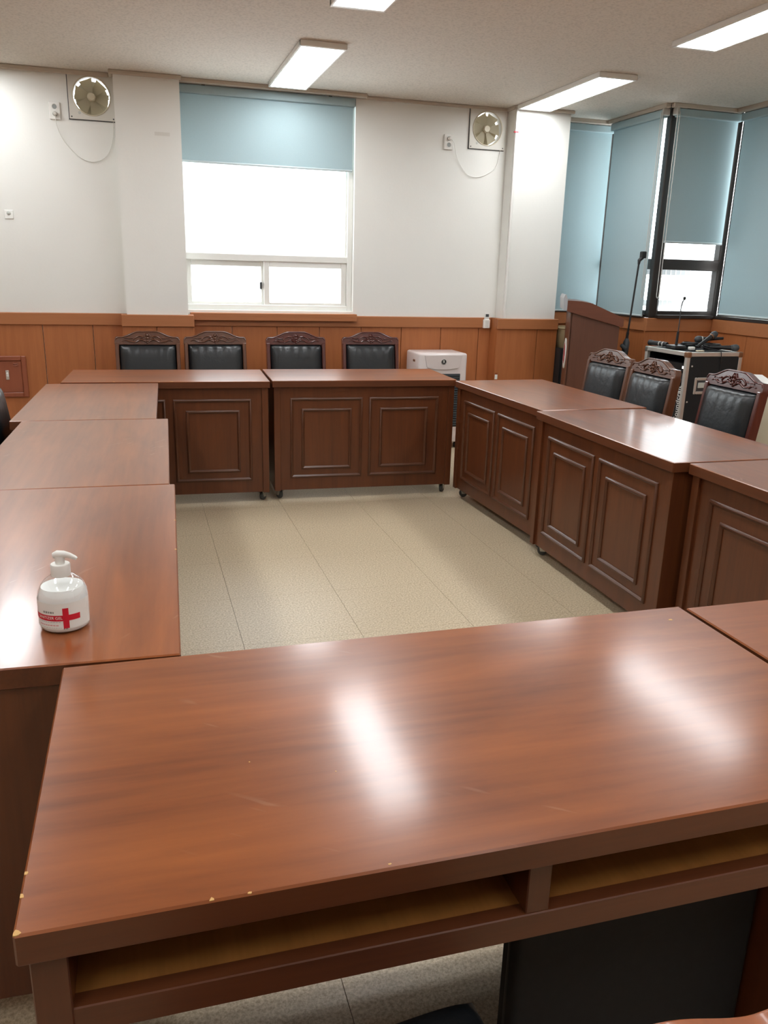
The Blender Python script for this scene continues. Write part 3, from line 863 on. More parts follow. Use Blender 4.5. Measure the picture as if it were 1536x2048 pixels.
def chair(label, kind, x, y, rot, group):
    t = thing('conference_chair', label, 'chair', (x, y, 0), rot, group)
    d = CH[kind]
    cr = obj('crest_rail', d['crest_rail'], t)
    obj('carving', d['carving'], cr); obj('crest_bead', d['crest_bead'], cr)
    for k in ('l', 'r'):
        obj('stile', d['stile_' + k], t); obj('rear_leg', d['rear_leg_' + k], t); obj('front_leg', d['front_leg_' + k], t); obj('stretcher', d['stretcher_' + k], t)
    for k in ('lower_rail', 'back_panel', 'back_cushion', 'seat_frame', 'seat_cushion'):
        obj(k, d[k], t)
    return t
GF = 'carved chairs along the wainscot'
chair('carved brown chair with wrinkled black leather before the pilaster', 'brown', 0.070, 5.925, PI - R(1.0), GF)
chair('carved brown chair with smooth black leather, right beside the wrinkled one by the pilaster', 'brown', 0.553, 5.945, PI + R(0.5), GF)
chair('carved reddish chair under the window, next to the brown pair', 'red', 1.145, 5.935, PI - R(0.5), GF)
chair('carved reddish chair with black leather back beside the pinkish heater', 'red', 1.730, 5.955, PI - R(1.0), GF)
GR = 'carved chairs by the flight case'
chair('carved brown chair in front of the lectern and microphone stand', 'brown', 2.745, 4.765, Q + R(5.0), GR)
chair('carved brown chair in front of the open flight case', 'brown', 2.690, 4.215, Q - R(1.0), GR)
chair('carved dark red chair with a scuffed black leather back beside the flight case', 'red', 2.790, 3.635, Q - R(1.0), GR)
chair('dark wooden chair with black seat beside the sanitizer row by the wall hatch', 'red', -0.425, 3.99, -Q + R(0), 'chair beside the sanitizer row')
chair('orange-brown wooden chair with black seat tucked under the open-shelf desk', 'orange', 0.200, 0.566, R(6.0), 'chair at the open-shelf desk')
# scuff on the dark red chair's cushion is a small tear
# black case under the open-shelf desk
t = thing('storage_case', 'flat black upright case standing under the open-shelf desk', 'case', (0.757, 0.962, 0), 0)
MB().box(-0.231, 0.231, -0.030, 0.030, 0.0, 0.56, bevel=0.012, seg=3).build('shell', 'black_matte', t, smooth=40)
MB().box(-0.233, 0.233, -0.004, 0.004, 0.02, 0.562, bevel=0.003).build('seam_band', 'black', t)
MB().tube(smooth_path([(-0.06, 0, 0.558), (-0.055, 0, 0.578), (0.055, 0, 0.578), (0.06, 0, 0.558)], 4), 0.006, 8).build('handle', 'black', t, smooth=60)

# ------------------------------------------------------------------ hand sanitizer
bx, by = -0.157, 1.508
t = thing('hand_sanitizer', 'clear hand sanitizer pump bottle with red cross label on desk', 'sanitizer', (bx, by, ZT), 0)
t.scale = (0.90, 0.90, 0.92)
RB = 0.0495
prof = [(0.0, 0.0), (0.043, 0.0), (0.048, 0.003), (0.0495, 0.010), (RB, 0.066), (0.0475, 0.078), (0.042, 0.091), (0.034, 0.101), (0.024, 0.108), (0.0165, 0.111), (0.0165, 0.122)]
MB().lathe(prof, 40).build('bottle', 'clear', t, smooth=50)
gp = [(0.0, 0.002), (0.042, 0.002), (0.0465, 0.005), (0.048, 0.011), (0.048, 0.066), (0.046, 0.077), (0.041, 0.088), (0.0, 0.088)]
MB().lathe(gp, 40).build('gel', 'gel', t, smooth=50)
A0 = -100  # label centre direction (toward the camera, degrees)
def wrap(mb, a_deg0, a_deg1, z0, z1, r, n=24):
    mb.grid(n, 1, lambda u, v: (r * math.cos(R(a_deg0 + (a_deg1 - a_deg0) * u)), r * math.sin(R(a_deg0 + (a_deg1 - a_deg0) * u)), z0 + (z1 - z0) * v))
mb = MB(); wrap(mb, -205, -15, 0.012, 0.066, RB + 0.0004); lab = mb.build('label', 'label', t, smooth=60)
CC = -82
mb = MB(); wrap(mb, CC - 6.6, CC + 6.6, 0.0135, 0.0560, RB + 0.0008, 6); mb.build('cross_upright', 'red', lab)
mb = MB(); wrap(mb, CC + 6.6, CC + 33, 0.0295, 0.0415, RB + 0.0008, 8); wrap(mb, -205, CC - 6.6, 0.0295, 0.0415, RB + 0.0008, 24); mb.build('cross_bar', 'red', lab)
def wrap_text(body, size, z, a_end, mat, name, align='RIGHT'):
    me = text_mesh(body, size, 0, align)
    r = RB + 0.0012
    for v in me.vertices:
        a = R(a_end) + v.co.x / r
        z_ = z + v.co.y
        v.co = (r * math.cos(a), r * math.sin(a), z_)
    me.materials.append(M[mat])
    return obj(name, me, lab)
wrap_text('SANITIZER GEL', 0.0082, 0.0358, CC - 7.5, 'label', 'lettering')
for (a0, a1, z0, z1, mt_) in ((-135, CC - 26, 0.0455, 0.0495, 'grey_print'), (-150, CC - 12, 0.0265, 0.0278, 'pale_print'), (-150, CC - 17, 0.0195, 0.0215, 'pink_print'), (-150, CC - 11, 0.0145, 0.0155, 'pale_print'), (CC - 7, CC + 4, 0.0115, 0.0135, 'grey_print')):
    mb = MB()
    a = a0
    while a < a1:
        w = random.uniform(3.0, 6.0)
        wrap(mb, a, min(a + w, a1), z0, z1, RB + 0.0008, 3)
        a += w + 1.6
    mb.build('fine_print', mt_, lab)
MB().lathe([(0.0, 0.1085), (0.0185, 0.1085), (0.0192, 0.110), (0.0192, 0.131), (0.0180, 0.133), (0.0, 0.133)], 32).build('cap', 'white_plastic', t, smooth=40)
pump = MB().lathe([(0.0, 0.131), (0.0095, 0.131), (0.0095, 0.148), (0.0, 0.148)], 20).build('pump_stem', 'white_plastic', t, smooth=40)
dv = Vector((math.cos(R(-14)), math.sin(R(-14)), 0))
pts = [dv * a + Vector((0, 0, b)) for a, b in ((-0.012, 0.149), (-0.004, 0.1515), (0.008, 0.152), (0.020, 0.150), (0.030, 0.1455), (0.034, 0.143))]
MB().tube(pts, [0.006, 0.0085, 0.0075, 0.0055, 0.0045, 0.0035], 12).build('pump_nozzle', 'white_plastic', pump, smooth=60)

# ------------------------------------------------------------------ exhaust fans, outlets and cords
def fan(label, cx, cz, blade_rot, disc_dx, disc_dz):
    t = thing('exhaust_fan', label, 'exhaust fan', (cx, WALL_Y, cz), 0, 'wall exhaust fans')
    h, r = 0.152, 0.1225
    mb = MB()
    N = 48
    # square plate with a round opening
    outer, inner, inner2, outer2 = [], [], [], []
    for i in range(N):
        a = 2 * PI * i / N
        c, s = math.cos(a), math.sin(a)
        k = h / max(abs(c), abs(s))
        outer.append(mb._v((c * k, -0.014, s * k))); inner.append(mb._v((c * r, -0.014, s * r)))
        inner2.append(mb._v((c * r, 0.06, s * r))); outer2.append(mb._v((c * k, 0.0, s * k)))
    for i in range(N):
        j = (i + 1) % N
        mb.bm.faces.new((outer[i], outer[j], inner[j], inner[i]))
        mb.bm.faces.new((inner[i], inner[j], inner2[j], inner2[i]))
        mb.bm.faces.new((outer[i], outer2[i], outer2[j], outer[j]))
    mb.build('face_plate', 'plate_grey', t, smooth=30)
    MB().box(-0.1575, -0.1515, -0.006, 0.0, -0.1575, 0.155).box(-0.1575, 0.1515, -0.006, 0.0, -0.1575, -0.1515).build('shadow_outline', 'dark_grey', t)  # dark strips left of and below the plate, standing in for its shadow gap
    mb = MB()
    ring = [(math.cos(2 * PI * i / 48) * (r + 0.002), -0.015, math.sin(2 * PI * i / 48) * (r + 0.002)) for i in range(49)]
    mb.tube(ring, 0.004, 8); mb.build('rim', 'ivory', t, smooth=60)
    mb = MB(); mb.lathe([(0.0005, -0.004), (0.022, -0.004), (0.028, 0.004), (0.030, 0.03), (0.030, 0.05)], 24, (0, 0.0, 0), axis=1); hub = mb.build('hub', 'ivory', t, smooth=50)
    for k in range(6):
        a = 2 * PI * k / 6 + blade_rot
        mb = MB(Matrix.Rotation(a, 4, 'Y'))
        mb.grid(6, 4, lambda u, v: (0.026 + 0.085 * u, 0.018 + (v - 0.5) * 0.016 * (1 + 0.3 * u), (v - 0.5) * (0.040 + 0.05 * u)))
        bmesh.ops.solidify(mb.bm, geom=mb.bm.faces[:], thickness=0.0015)
        mb.build('blade', 'ivory', t, smooth=60)
    # shutter disc at the back, light leaks around it
    mb = MB(); mb.lathe([(0.0005, 0.066), (0.111, 0.066), (0.111, 0.070), (0.0005, 0.070)], 48, (disc_dx, 0, disc_dz), axis=1); mb.build('shutter_disc', 'ivory', t, smooth=30)
    # crossed motor bracket
    mb = MB(); mb.box(-0.118, 0.118, 0.048, 0.056, -0.004, 0.004); mb.build('motor_bracket', 'ivory', t)
    for sx, sz in ((-1, -1), (1, -1)):
        mb = MB(); mb.lathe([(0.0005, -0.017), (0.004, -0.0165), (0.005, -0.0135)], 10, (sx * 0.138, 0, sz * 0.138), axis=1); mb.build('screw', 'dark_grey', t)
    mb = MB(); mb.lathe([(0.0005, -0.0150), (0.009, -0.0148), (0.010, -0.0135)], 14, (-0.085, 0, -0.11), axis=1); mb.build('badge', 'pale_print', t)
    fans.append(t)
    return t
fans = []
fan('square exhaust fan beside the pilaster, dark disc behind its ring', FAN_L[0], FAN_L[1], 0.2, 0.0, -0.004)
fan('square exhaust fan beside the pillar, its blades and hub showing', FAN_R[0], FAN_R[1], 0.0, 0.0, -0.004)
def outlet(label, cx, cz, s=1.0):
    t = thing('wall_outlet', label, 'outlet', (cx, WALL_Y, cz), 0, 'double wall outlets')
    MB().box(-0.036, 0.036, -0.016, 0, -0.056, 0.056, bevel=0.004, seg=2).build('plate', 'white_plastic', t)
    for dz in (0.024, -0.022):
        mb = MB(); mb.lathe([(0.0215, -0.0155), (0.0215, -0.019), (0.017, -0.019), (0.015, -0.0155), (0.0, -0.0152)], 20, (0.002, 0, dz), axis=1, cap=False)
        mb.build('socket_rim', 'white_plastic', t, smooth=40)
        mb = MB(); mb.lathe([(0.0005, -0.0166), (0.0152, -0.0166)], 20, (0.002, 0, dz), axis=1, cap=False)
        mb.build('socket_well', 'grey_print', t)
    return t
outlet('white double outlet beside the fan by the pilaster, plug in its lower socket', -0.455, 2.402)
outlet('white double outlet beside the fan by the pillar, plug in its upper socket', 2.452, 2.390)
def cord(name, label, pts, r, mat, plug=None, cat='cord', parent=None):
    if parent is not None:
        o = parent.matrix_basis.translation.copy()
        iv = Matrix.Rotation(-parent.rotation_euler.z, 3, 'Z')
        t = MB().tube([iv @ (p - o) for p in smooth_path(pts, 8)], r, 6).build(name, mat, parent, smooth=60)
        if plug:
            q = iv @ (Vector(pts[0]) - o)
            MB().lathe([(0.0005, -0.034), (0.008, -0.034), (0.013, -0.024), (0.013, 0.0), (0.0005, 0.0)], 14, q, axis=1).build('plug', mat, t, smooth=40)
        return t
    t = thing(name, label, cat, pts[0])
    o = Vector(pts[0])
    MB().tube([p - o for p in smooth_path(pts, 8)], r, 6).build('cable', mat, t, smooth=60)
    if plug:
        mb = MB(); mb.lathe([(0.0005, -0.034), (0.008, -0.034), (0.013, -0.024), (0.013, 0.0), (0.0005, 0.0)], 14, (0, 0, 0), axis=1)
        mb.build('plug', mat, t, smooth=40)
    return t
cord('power_cord', 'pale cord looping from the outlet to the fan beside the pilaster', [(-0.452, WALL_Y - 0.019, 2.380), (-0.445, WALL_Y - 0.03, 2.30), (-0.40, WALL_Y - 0.012, 2.20), (-0.30, WALL_Y - 0.008, 2.105), (-0.20, WALL_Y - 0.008, 2.09), (-0.115, WALL_Y - 0.008, 2.15), (-0.078, WALL_Y - 0.008, 2.26), (-0.072, WALL_Y - 0.008, 2.357)], 0.0022, 'plate_grey', True, parent=fans[0])
cord('power_cord', 'pale cord looping from the outlet to the fan beside the pillar', [(2.455, WALL_Y - 0.019, 2.414), (2.49, WALL_Y - 0.03, 2.39), (2.53, WALL_Y - 0.012, 2.28), (2.61, WALL_Y - 0.008, 2.175), (2.70, WALL_Y - 0.008, 2.145), (2.80, WALL_Y - 0.008, 2.175), (2.875, WALL_Y - 0.008, 2.24), (2.90, WALL_Y - 0.008, 2.357)], 0.0025, 'white_plastic', True, parent=fans[1])
# conduit on the pillar
t = thing('cable_conduit', 'slim white conduit running down the edge of the white pillar', 'conduit', (2.968, WALL_Y - 0.14, 0))
MB().box(-0.011, 0.011, -0.016, 0.0, WZ1, CEIL - 0.024, bevel=0.004).build('channel', 'white_plastic', t)
MB().box(-0.022, 0.014, -0.0185, -0.0005, 2.474, 2.482, bevel=0.001).build('red_tie', 'red', t)
# remote control in holder
t = thing('remote_control', 'white remote control in a holder on the wainscot rail', 'remote control', (2.856, WALL_Y - RT, 0.955))
MB().box(-0.028, 0.028, -0.026, 0, 0.0, 0.072, bevel=0.004).build('holder', 'white_plastic', t)
rm = MB().box(-0.021, 0.021, -0.022, -0.006, 0.01, 0.125, bevel=0.004).build('remote_body', 'white_plastic', t)
MB().box(-0.014, 0.014, -0.0232, -0.0215, 0.094, 0.117).build('display', 'dark_grey', rm)
mb = MB()
for i in range(3):
    for j in range(5): mb.box(-0.013 + i * 0.010, -0.007 + i * 0.010, -0.0272, -0.0255, 0.012 + j * 0.011, 0.018 + j * 0.011)
mb.build('buttons', 'pale_print', rm)
# round grey sensor on a square wall plate
t = thing('wall_sensor', 'small ivory wall plate with a round grey sensor', 'sensor', (-0.812, WALL_Y, 1.711))
MB().box(-0.030, 0.030, -0.006, 0, -0.030, 0.030, bevel=0.003).build('plate', 'label', t)
MB().lathe([(0.0005, -0.014), (0.009, -0.012), (0.014, -0.006)], 18, (0.0, 0, 0.008), axis=1).build('lens', 'pale_print', t, smooth=60)
# small tag on the pillar wainscot
t = thing('paper_tag', 'tiny white and orange tag on the pillar wainscot', 'tag', (2.925, WALL_Y - 0.14 - PT, 0.567))
MB().box(-0.012, 0.012, -0.002, 0, -0.03, 0.022).build('paper', 'label', t)
MB().box(-0.012, 0.012, -0.0025, 0, 0.010, 0.024).build('orange_band', 'chair_orange', t)
t = thing('tape_strip', 'faint strip of old tape left on the pilaster', 'tape', (0.255, WALL_Y - 0.125, 2.285), 0)
MB().box(-0.052, 0.052, -0.0008, 0, -0.012, 0.012).build('tape', 'old_tape', t)
MB().box(-0.050, -0.030, -0.0013, -0.0006, -0.010, 0.010).build('folded_end', 'old_tape', t)
# wall hatch in the wainscot
t = thing('wall_hatch', 'small reddish wooden hatch with metal latch in the wainscot', 'hatch', (-0.97, WALL_Y - PT, 0.58))
mb = MB(); rect_frame(mb, -0.185, 0.180, -0.150, 0.150, 0.034, -0.022, 0.0); mb.build('hatch_frame', 'hatch', t)
dr = MB().box(-0.149, 0.144, -0.014, -0.004, -0.114, 0.114, bevel=0.002).build('hatch_door', 'hatch', t)
lt = MB().box(0.034, 0.056, -0.018, -0.0135, -0.022, 0.046, bevel=0.002).build('latch_plate', 'alu', dr)
MB().box(0.038, 0.053, -0.024, -0.017, 0.0, 0.030, bevel=0.003).build('latch_button', 'white_plastic', lt)
for k in range(2):
    MB().tube(smooth_path([(0.090, -0.015, 0.098 - k * 0.013), (0.105, -0.018, 0.092 - k * 0.013), (0.120, -0.015, 0.098 - k * 0.013)], 4), 0.003, 6).build('vent_lip', 'hatch', dr)

# ------------------------------------------------------------------ heater by the wall
t = thing('gas_heater', 'pinkish white cabinet heater with round emblem standing by the wainscot', 'heater', (2.355, 6.385, 0))
hx, hy = 0.207, 0.165
MB().box(-hx, hx, -hy, hy, 0.05, 0.778, bevel=0.018, seg=3).build('cabinet', 'heater', t, smooth=40)
pts = [(-0.160, 0.762), (-0.140, 0.672), (-0.125, 0.660), (-0.06, 0.652), (0.0, 0.650), (0.06, 0.652), (0.125, 0.660), (0.140, 0.672), (0.160, 0.762)]
MB().prism(pts, 1, -hy - 0.010, -hy + 0.01).build('front_shield', 'heater', t)
em = MB().lathe([(0.0005, -0.006), (0.019, -0.006), (0.0215, -0.002), (0.0215, 0.0)], 28, (0.0, -hy - 0.010, 0.712), axis=1).build('emblem', 'black', t, smooth=40)
rg = MB().tube([(math.cos(2 * PI * i / 28) * 0.021, -hy - 0.014, 0.712 + math.sin(2 * PI * i / 28) * 0.021) for i in range(29)], 0.0022, 6).build('emblem_ring', 'alu', em, smooth=60)
me = text_mesh('R', 0.036, 0.0006); me.materials.append(M['white_plastic'])
obj('emblem_letter', me, em, (0.0, -hy - 0.0168, 0.712), (Q, 0, 0))
MB().box(-0.150, 0.150, -hy - 0.004, -hy + 0.01, 0.18, 0.615, bevel=0.003).build('grille_back', 'black', t)
for k in range(22):
    z = 0.195 + k * 0.0192
    MB().box(-0.147, 0.147, -hy - 0.010, -hy - 0.003, z, z + 0.011).build('grille_bar', 'grille', t)
MB().box(-hx - 0.002, -hx + 0.004, -0.07, -0.015, 0.700, 0.722, bevel=0.004).build('side_grip', 'brass', t)
for sx in (-1, 1):
    for sy in (-1, 1):
        MB().lathe([(0.022, 0.0), (0.022, 0.03), (0.012, 0.055)], 14, (sx * 0.16, sy * 0.12, 0)).build('foot', 'black', t)

# ------------------------------------------------------------------ lectern
LA = R(-25)
t = thing('lectern', 'dark wooden lectern with a round emblem and slanted top', 'lectern', (3.482, 5.915, 0), LA)
# local x: from the front (emblem side, -x) to the speaker side (+x); local y: across
ld_, lw_ = 0.182, 0.225
MB().prism([(-ld_, 0.03), (ld_, 0.03), (ld_ + 0.01, 1.035), (-ld_ + 0.005, 1.135)], 1, -lw_, -lw_ + 0.03).build('side_panel', 'lectern', t)
MB().prism([(-ld_, 0.03), (ld_, 0.03), (ld_ + 0.01, 1.035), (-ld_ + 0.005, 1.135)], 1, lw_ - 0.03, lw_).build('side_panel', 'lectern', t)
fpn = MB().box(-ld_ - 0.004, -ld_ + 0.016, -lw_ - 0.0, lw_ + 0.0, 0.03, 1.13, bevel=0.003).build('front_panel', 'lectern', t)
MB().box(-ld_, ld_, -lw_ + 0.03, lw_ - 0.03, 0.55, 0.575).build('inner_shelf', 'lectern', t)
MB().box(-ld_ - 0.02, ld_ + 0.02, -lw_ - 0.02, lw_ + 0.02, 0.0, 0.035, bevel=0.004).build('plinth', 'lectern', t)
top_pts = [(-0.215, 1.140), (0.205, 1.034), (0.216, 1.042), (0.216, 1.094), (0.208, 1.104), (-0.03, 1.203), (-0.11, 1.216), (-0.215, 1.220)]
MB().prism(top_pts, 1, -lw_ - 0.025, lw_ + 0.025).build('slanted_top', 'lectern_top', t)
wing = [(-0.215, 1.145), (-0.242, 1.15), (-0.248, 1.235), (-0.238, 1.262), (-0.228, 1.262), (-0.215, 1.225)]
MB().prism(wing, 1, -lw_ - 0.02, lw_ + 0.02).build('front_wing', 'acrylic', t)
em = MB().lathe([(0.0005, -0.006), (0.118, -0.006), (0.122, -0.001), (0.122, 0.0)], 40, (-ld_ - 0.004, 0.0, 0.80), axis=0).build('emblem_disc', 'label', t, smooth=30)
mb = MB()
for k in range(8):
    a = 2 * PI * k / 8
    mb.lathe([(0.0005, -0.009), (0.024, -0.009), (0.026, -0.006)], 12, (-ld_ - 0.003, math.cos(a) * 0.055, 0.80 + math.sin(a) * 0.055), axis=0)
mb.lathe([(0.0005, -0.009), (0.032, -0.009), (0.034, -0.006)], 16, (-ld_ - 0.003, 0, 0.80), axis=0)
mb.build('emblem_mark', 'red_faded', em)

# black speaker cabinet and tan tub behind the lectern
t = thing('speaker_cabinet', 'black floor speaker standing behind the lectern', 'speaker', (3.66, 6.53, 0))
MB().box(-0.19, 0.19, -0.17, 0.17, 0.0, 0.80, bevel=0.012, seg=2).build('cabinet', 'black', t, smooth=40)
MB().box(-0.17, 0.17, -0.178, -0.165, 0.04, 0.77, bevel=0.004).build('grille', 'black_matte', t)
for dz, r in ((0.25, 0.12), (0.58, 0.09)):
    MB().lathe([(r, -0.184), (r, -0.176), (r * 0.9, -0.178), (r * 0.3, -0.179), (0.0005, -0.181)], 28, (0, 0, dz), axis=1).build('cone_ring', 'black', t, smooth=40)
t = thing('storage_tub', 'tan plastic tub with black lettering on the black speaker', 'tub', (3.66, 6.53, 0.80))
MB().lathe([(0.0, 0.0), (0.155, 0.0), (0.165, 0.012), (0.18, 0.165), (0.172, 0.165), (0.158, 0.015), (0.0, 0.012)], 40, cap=False).build('tub_body', 'tan', t, smooth=40)
MB().tube([(math.cos(2 * PI * i / 40) * 0.180, math.sin(2 * PI * i / 40) * 0.180, 0.166) for i in range(41)], 0.007, 8).build('rim', 'tan', t, smooth=60)
try:
    me = text_mesh('산', 0.075, 0.0)
    ok = len(me.vertices) > 4
except Exception:
    ok = False
if ok:
    for v in me.vertices:
        a = R(-112) + v.co.x / 0.175
        zz = 0.085 + v.co.y
        rr = 0.166 + 0.014 * (zz - 0.012) / 0.15 + 0.003
        v.co = (rr * math.cos(a), rr * math.sin(a), zz)
    me.materials.append(M['black'])
    obj('lettering', me, t)

# ------------------------------------------------------------------ microphone stand by the bay
t = thing('microphone_stand', 'tall black microphone stand leaning beside the lectern', 'microphone stand', (3.805, 5.87, 0))
top = Vector((0.02, 0.0, 1.500)); bot = Vector((-0.06, 0.01, 0.03))
dirv = (top - bot).normalized()
MB().cyl(bot, bot + dirv * 0.95, 0.011, seg=12).build('lower_tube', 'black', t, smooth=40)
MB().cyl(bot + dirv * 0.85, top, 0.0075, seg=10).build('upper_tube', 'black', t, smooth=40)
c = bot + dirv * 0.82
MB().tube([c - dirv * 0.07, c - dirv * 0.05, c + dirv * 0.05, c + dirv * 0.08], [0.016, 0.026, 0.026, 0.013], 12).build('clutch', 'dark_grey', t, smooth=40)
MB().tube([c + Vector((-0.05, -0.01, 0.03)), c + Vector((-0.015, -0.02, 0.0))], [0.014, 0.02], 10).build('clutch_knob', 'dark_grey', t, smooth=40)
for a in (0.4, 2.5, 4.6):
    e = bot + Vector((math.cos(a) * 0.03, math.sin(a) * 0.03, 0.0))
    MB().tube([c + Vector((math.cos(a) * 0.02, math.sin(a) * 0.02, -0.06)), e + Vector((math.cos(a) * 0.02, math.sin(a) * 0.02, -0.022))], 0.007, 8).build('folded_leg', 'black', t, smooth=40)
MB().tube([top, top + Vector((0.0, 0, 0.03)), top + Vector((0.028, 0, 0.055)), top + Vector((0.03, 0, 0.065))], [0.009, 0.014, 0.016, 0.014], 10).build('clip_joint', 'black', t, smooth=50)
MB().box(0.028, 0.073, -0.018, 0.018, 1.548, 1.600, bevel=0.006).build('clip', 'black', t)

# ------------------------------------------------------------------ flight case
RA = R(1)
RX, RY, RZ = 3.735, 5.00, 0.90
t = thing('flight_case', 'black equipment flight case with aluminium edges and open front', 'flight case', (RX, RY, 0), RA)
# local origin: near-left corner; local +x along the handle side, local +y along the open side
S1, S2 = 0.47, 0.50
e = 0.03
mb = MB()
mb.box(0.004, S1 - 0.004, 0.0, 0.012, 0.08, RZ - 0.004).build('side_wall', 'black_matte', t)
MB().box(0.004, S1 - 0.004, S2 - 0.012, S2, 0.08, RZ - 0.004).build('side_wall', 'black_matte', t)
MB().box(S1 - 0.012, S1, 0.004, S2 - 0.004, 0.08, RZ - 0.004).build('rear_wall', 'black_matte', t)
MB().box(0.004, S1 - 0.004, 0.004, S2 - 0.004, RZ - 0.014, RZ).build('lid', 'black_matte', t)
MB().box(0.004, S1 - 0.004, 0.004, S2 - 0.004, 0.08, 0.10).build('base', 'black_matte', t)
def edge(x0, x1, y0, y1, z0, z1): MB().box(x0, x1, y0, y1, z0, z1, bevel=0.003).build('edge_trim', 'alu', t)
for x_ in (-0.003, S1 - e + 0.003):
    for y_ in (-0.003, S2 - e + 0.003): edge(x_, x_ + e, y_, y_ + e, 0.085, RZ)
for y_ in (-0.004, S2 - e + 0.004):
    edge(0.025, S1 - 0.025, y_, y_ + e, RZ - 0.027, RZ + 0.003); edge(0.025, S1 - 0.025, y_, y_ + e, 0.078, 0.105)
for x_ in (-0.004, S1 - e + 0.004):
    edge(x_, x_ + e, 0.025, S2 - 0.025, RZ - 0.027, RZ + 0.003); edge(x_, x_ + e, 0.025, S2 - 0.025, 0.078, 0.105)
for x_ in (-0.006, S1 - 0.036):
    for y_ in (-0.006, S2 - 0.036):
        MB().box(x_, x_ + 0.042, y_, y_ + 0.042, RZ - 0.036, RZ + 0.005, bevel=0.008, seg=2).build('corner_cap', 'brass' if y_ < 0.1 else 'metal', t)
# recessed handle on the near side
hd_ = MB(); rect_frame(hd_, 0.085, 0.245, 0.605, 0.725, 0.022, -0.006, 0.002); hd_ = hd_.build('handle_dish', 'alu', t)
MB().box(0.10, 0.23, -0.003, 0.001, 0.62, 0.71).build('dish_back', 'dark_grey', hd_)
MB().box(0.115, 0.215, -0.010, -0.003, 0.650, 0.690, bevel=0.004).build('grip', 'pale_print', hd_)
for x_, z_ in ((0.05, 0.805), (0.045, 0.55)):
    MB().lathe([(0.0005, -0.005), (0.005, -0.004), (0.007, 0.0)], 10, (x_, 0, z_), axis=1).build('rivet', 'alu', t)
# gear in the open front (faces local -x)
for z0, z1, d0, nm in ((0.755, 0.815, 0.05, 'receiver'), (0.675, 0.742, 0.03, 'amplifier')):
    g = MB().box(0.01 + d0, 0.40, 0.05, S2 - 0.05, z0, z1, bevel=0.004).build(nm, 'black', t)
    MB().box(0.007 + d0, 0.012 + d0, 0.10, 0.118, (z0 + z1) / 2 - 0.009, (z0 + z1) / 2 + 0.009).build('indicator', 'white_led', g)
    MB().box(0.007 + d0, 0.012 + d0, 0.30, 0.48, z0 + 0.015, z1 - 0.015).build('front_display', 'dark_grey', g)
mx = MB().box(0.012, 0.36, 0.035, S2 - 0.035, 0.12, 0.655, bevel=0.004).build('mixer', 'black', t)
me = text_mesh('Soundcraft', 0.058, 0.0008); me.materials.append(M['label'])
lt = obj('lettering', me, mx)
lt.matrix_local = Matrix.Translation((0.0105, 0.058, 0.535)) @ Matrix(((0, 0, -1, 0), (0, 1, 0, 0), (1, 0, 0, 0), (0, 0, 0, 1)))
for k in range(12):
    MB().box(0.006, 0.014, 0.15 + 0.03 * k, 0.162 + 0.03 * k, 0.20 + 0.01 * (k % 4), 0.24 + 0.01 * (k % 4)).build('fader', 'dark_grey', mx)
for x_ in (0.06, S1 - 0.06):
    for y_ in (0.06, S2 - 0.06):
        c_ = obj('caster', wheel_meshes()[1], t, (x_, y_, 0.027)); c_.scale = (1, 1, 1.15); obj('wheel', wheel_meshes()[0], c_)

TR = Matrix.Translation((RX, RY, RZ)) @ Matrix.Rotation(RA, 4, 'Z')
def on_case(x_, y_, z_=0.004): return TR @ Vector((x_, y_, z_))
# flashlight
t = thing('flashlight', 'black flashlight with two silver rings on the flight case', 'flashlight', on_case(0.075, 0.42, 0.026), RA + R(-80))
MB().lathe([(0.0005, -0.09), (0.017, -0.09), (0.018, -0.02), (0.016, 0.0), (0.016, 0.06), (0.0005, 0.06)], 18, axis=0).build('barrel', 'black', t, smooth=40)
MB().lathe([(0.016, -0.125), (0.021, -0.12), (0.021, -0.095), (0.017, -0.085)], 18, axis=0).build('head', 'black', t, smooth=40)
for x_ in (-0.012, 0.022): MB().lathe([(0.0155, x_ - 0.004), (0.0190, x_ - 0.004), (0.0190, x_ + 0.004), (0.0155, x_ + 0.004)], 18, axis=0, cap=False).build('ring', 'alu', t, smooth=40)
# gooseneck microphone
t = thing('gooseneck_microphone', 'gooseneck microphone rising from the flight case top', 'microphone', on_case(0.085, 0.255))
MB().box(-0.05, 0.05, -0.06, 0.06, 0.0, 0.028, bevel=0.008, seg=2).build('base', 'black', t, smooth=40)
MB().cyl((0, 0, 0.02), (0.002, 0, 0.125), 0.0105, 0.008, 12).build('stem', 'black', t, smooth=40)
nk = smooth_path([(0.002, 0, 0.12), (0.004, 0, 0.20), (0.002, 0, 0.28), (0.006, -0.004, 0.335), (0.012, -0.01, 0.352)], 6)
MB().tube(nk, 0.0038, 8).build('gooseneck', 'dark_grey', t, smooth=60)
MB().lathe([(0.0005, -0.013), (0.008, -0.011), (0.011, 0.0), (0.008, 0.011), (0.0005, 0.013)], 14, (0.013, -0.012, 0.362)).build('capsule', 'black', t, smooth=60)
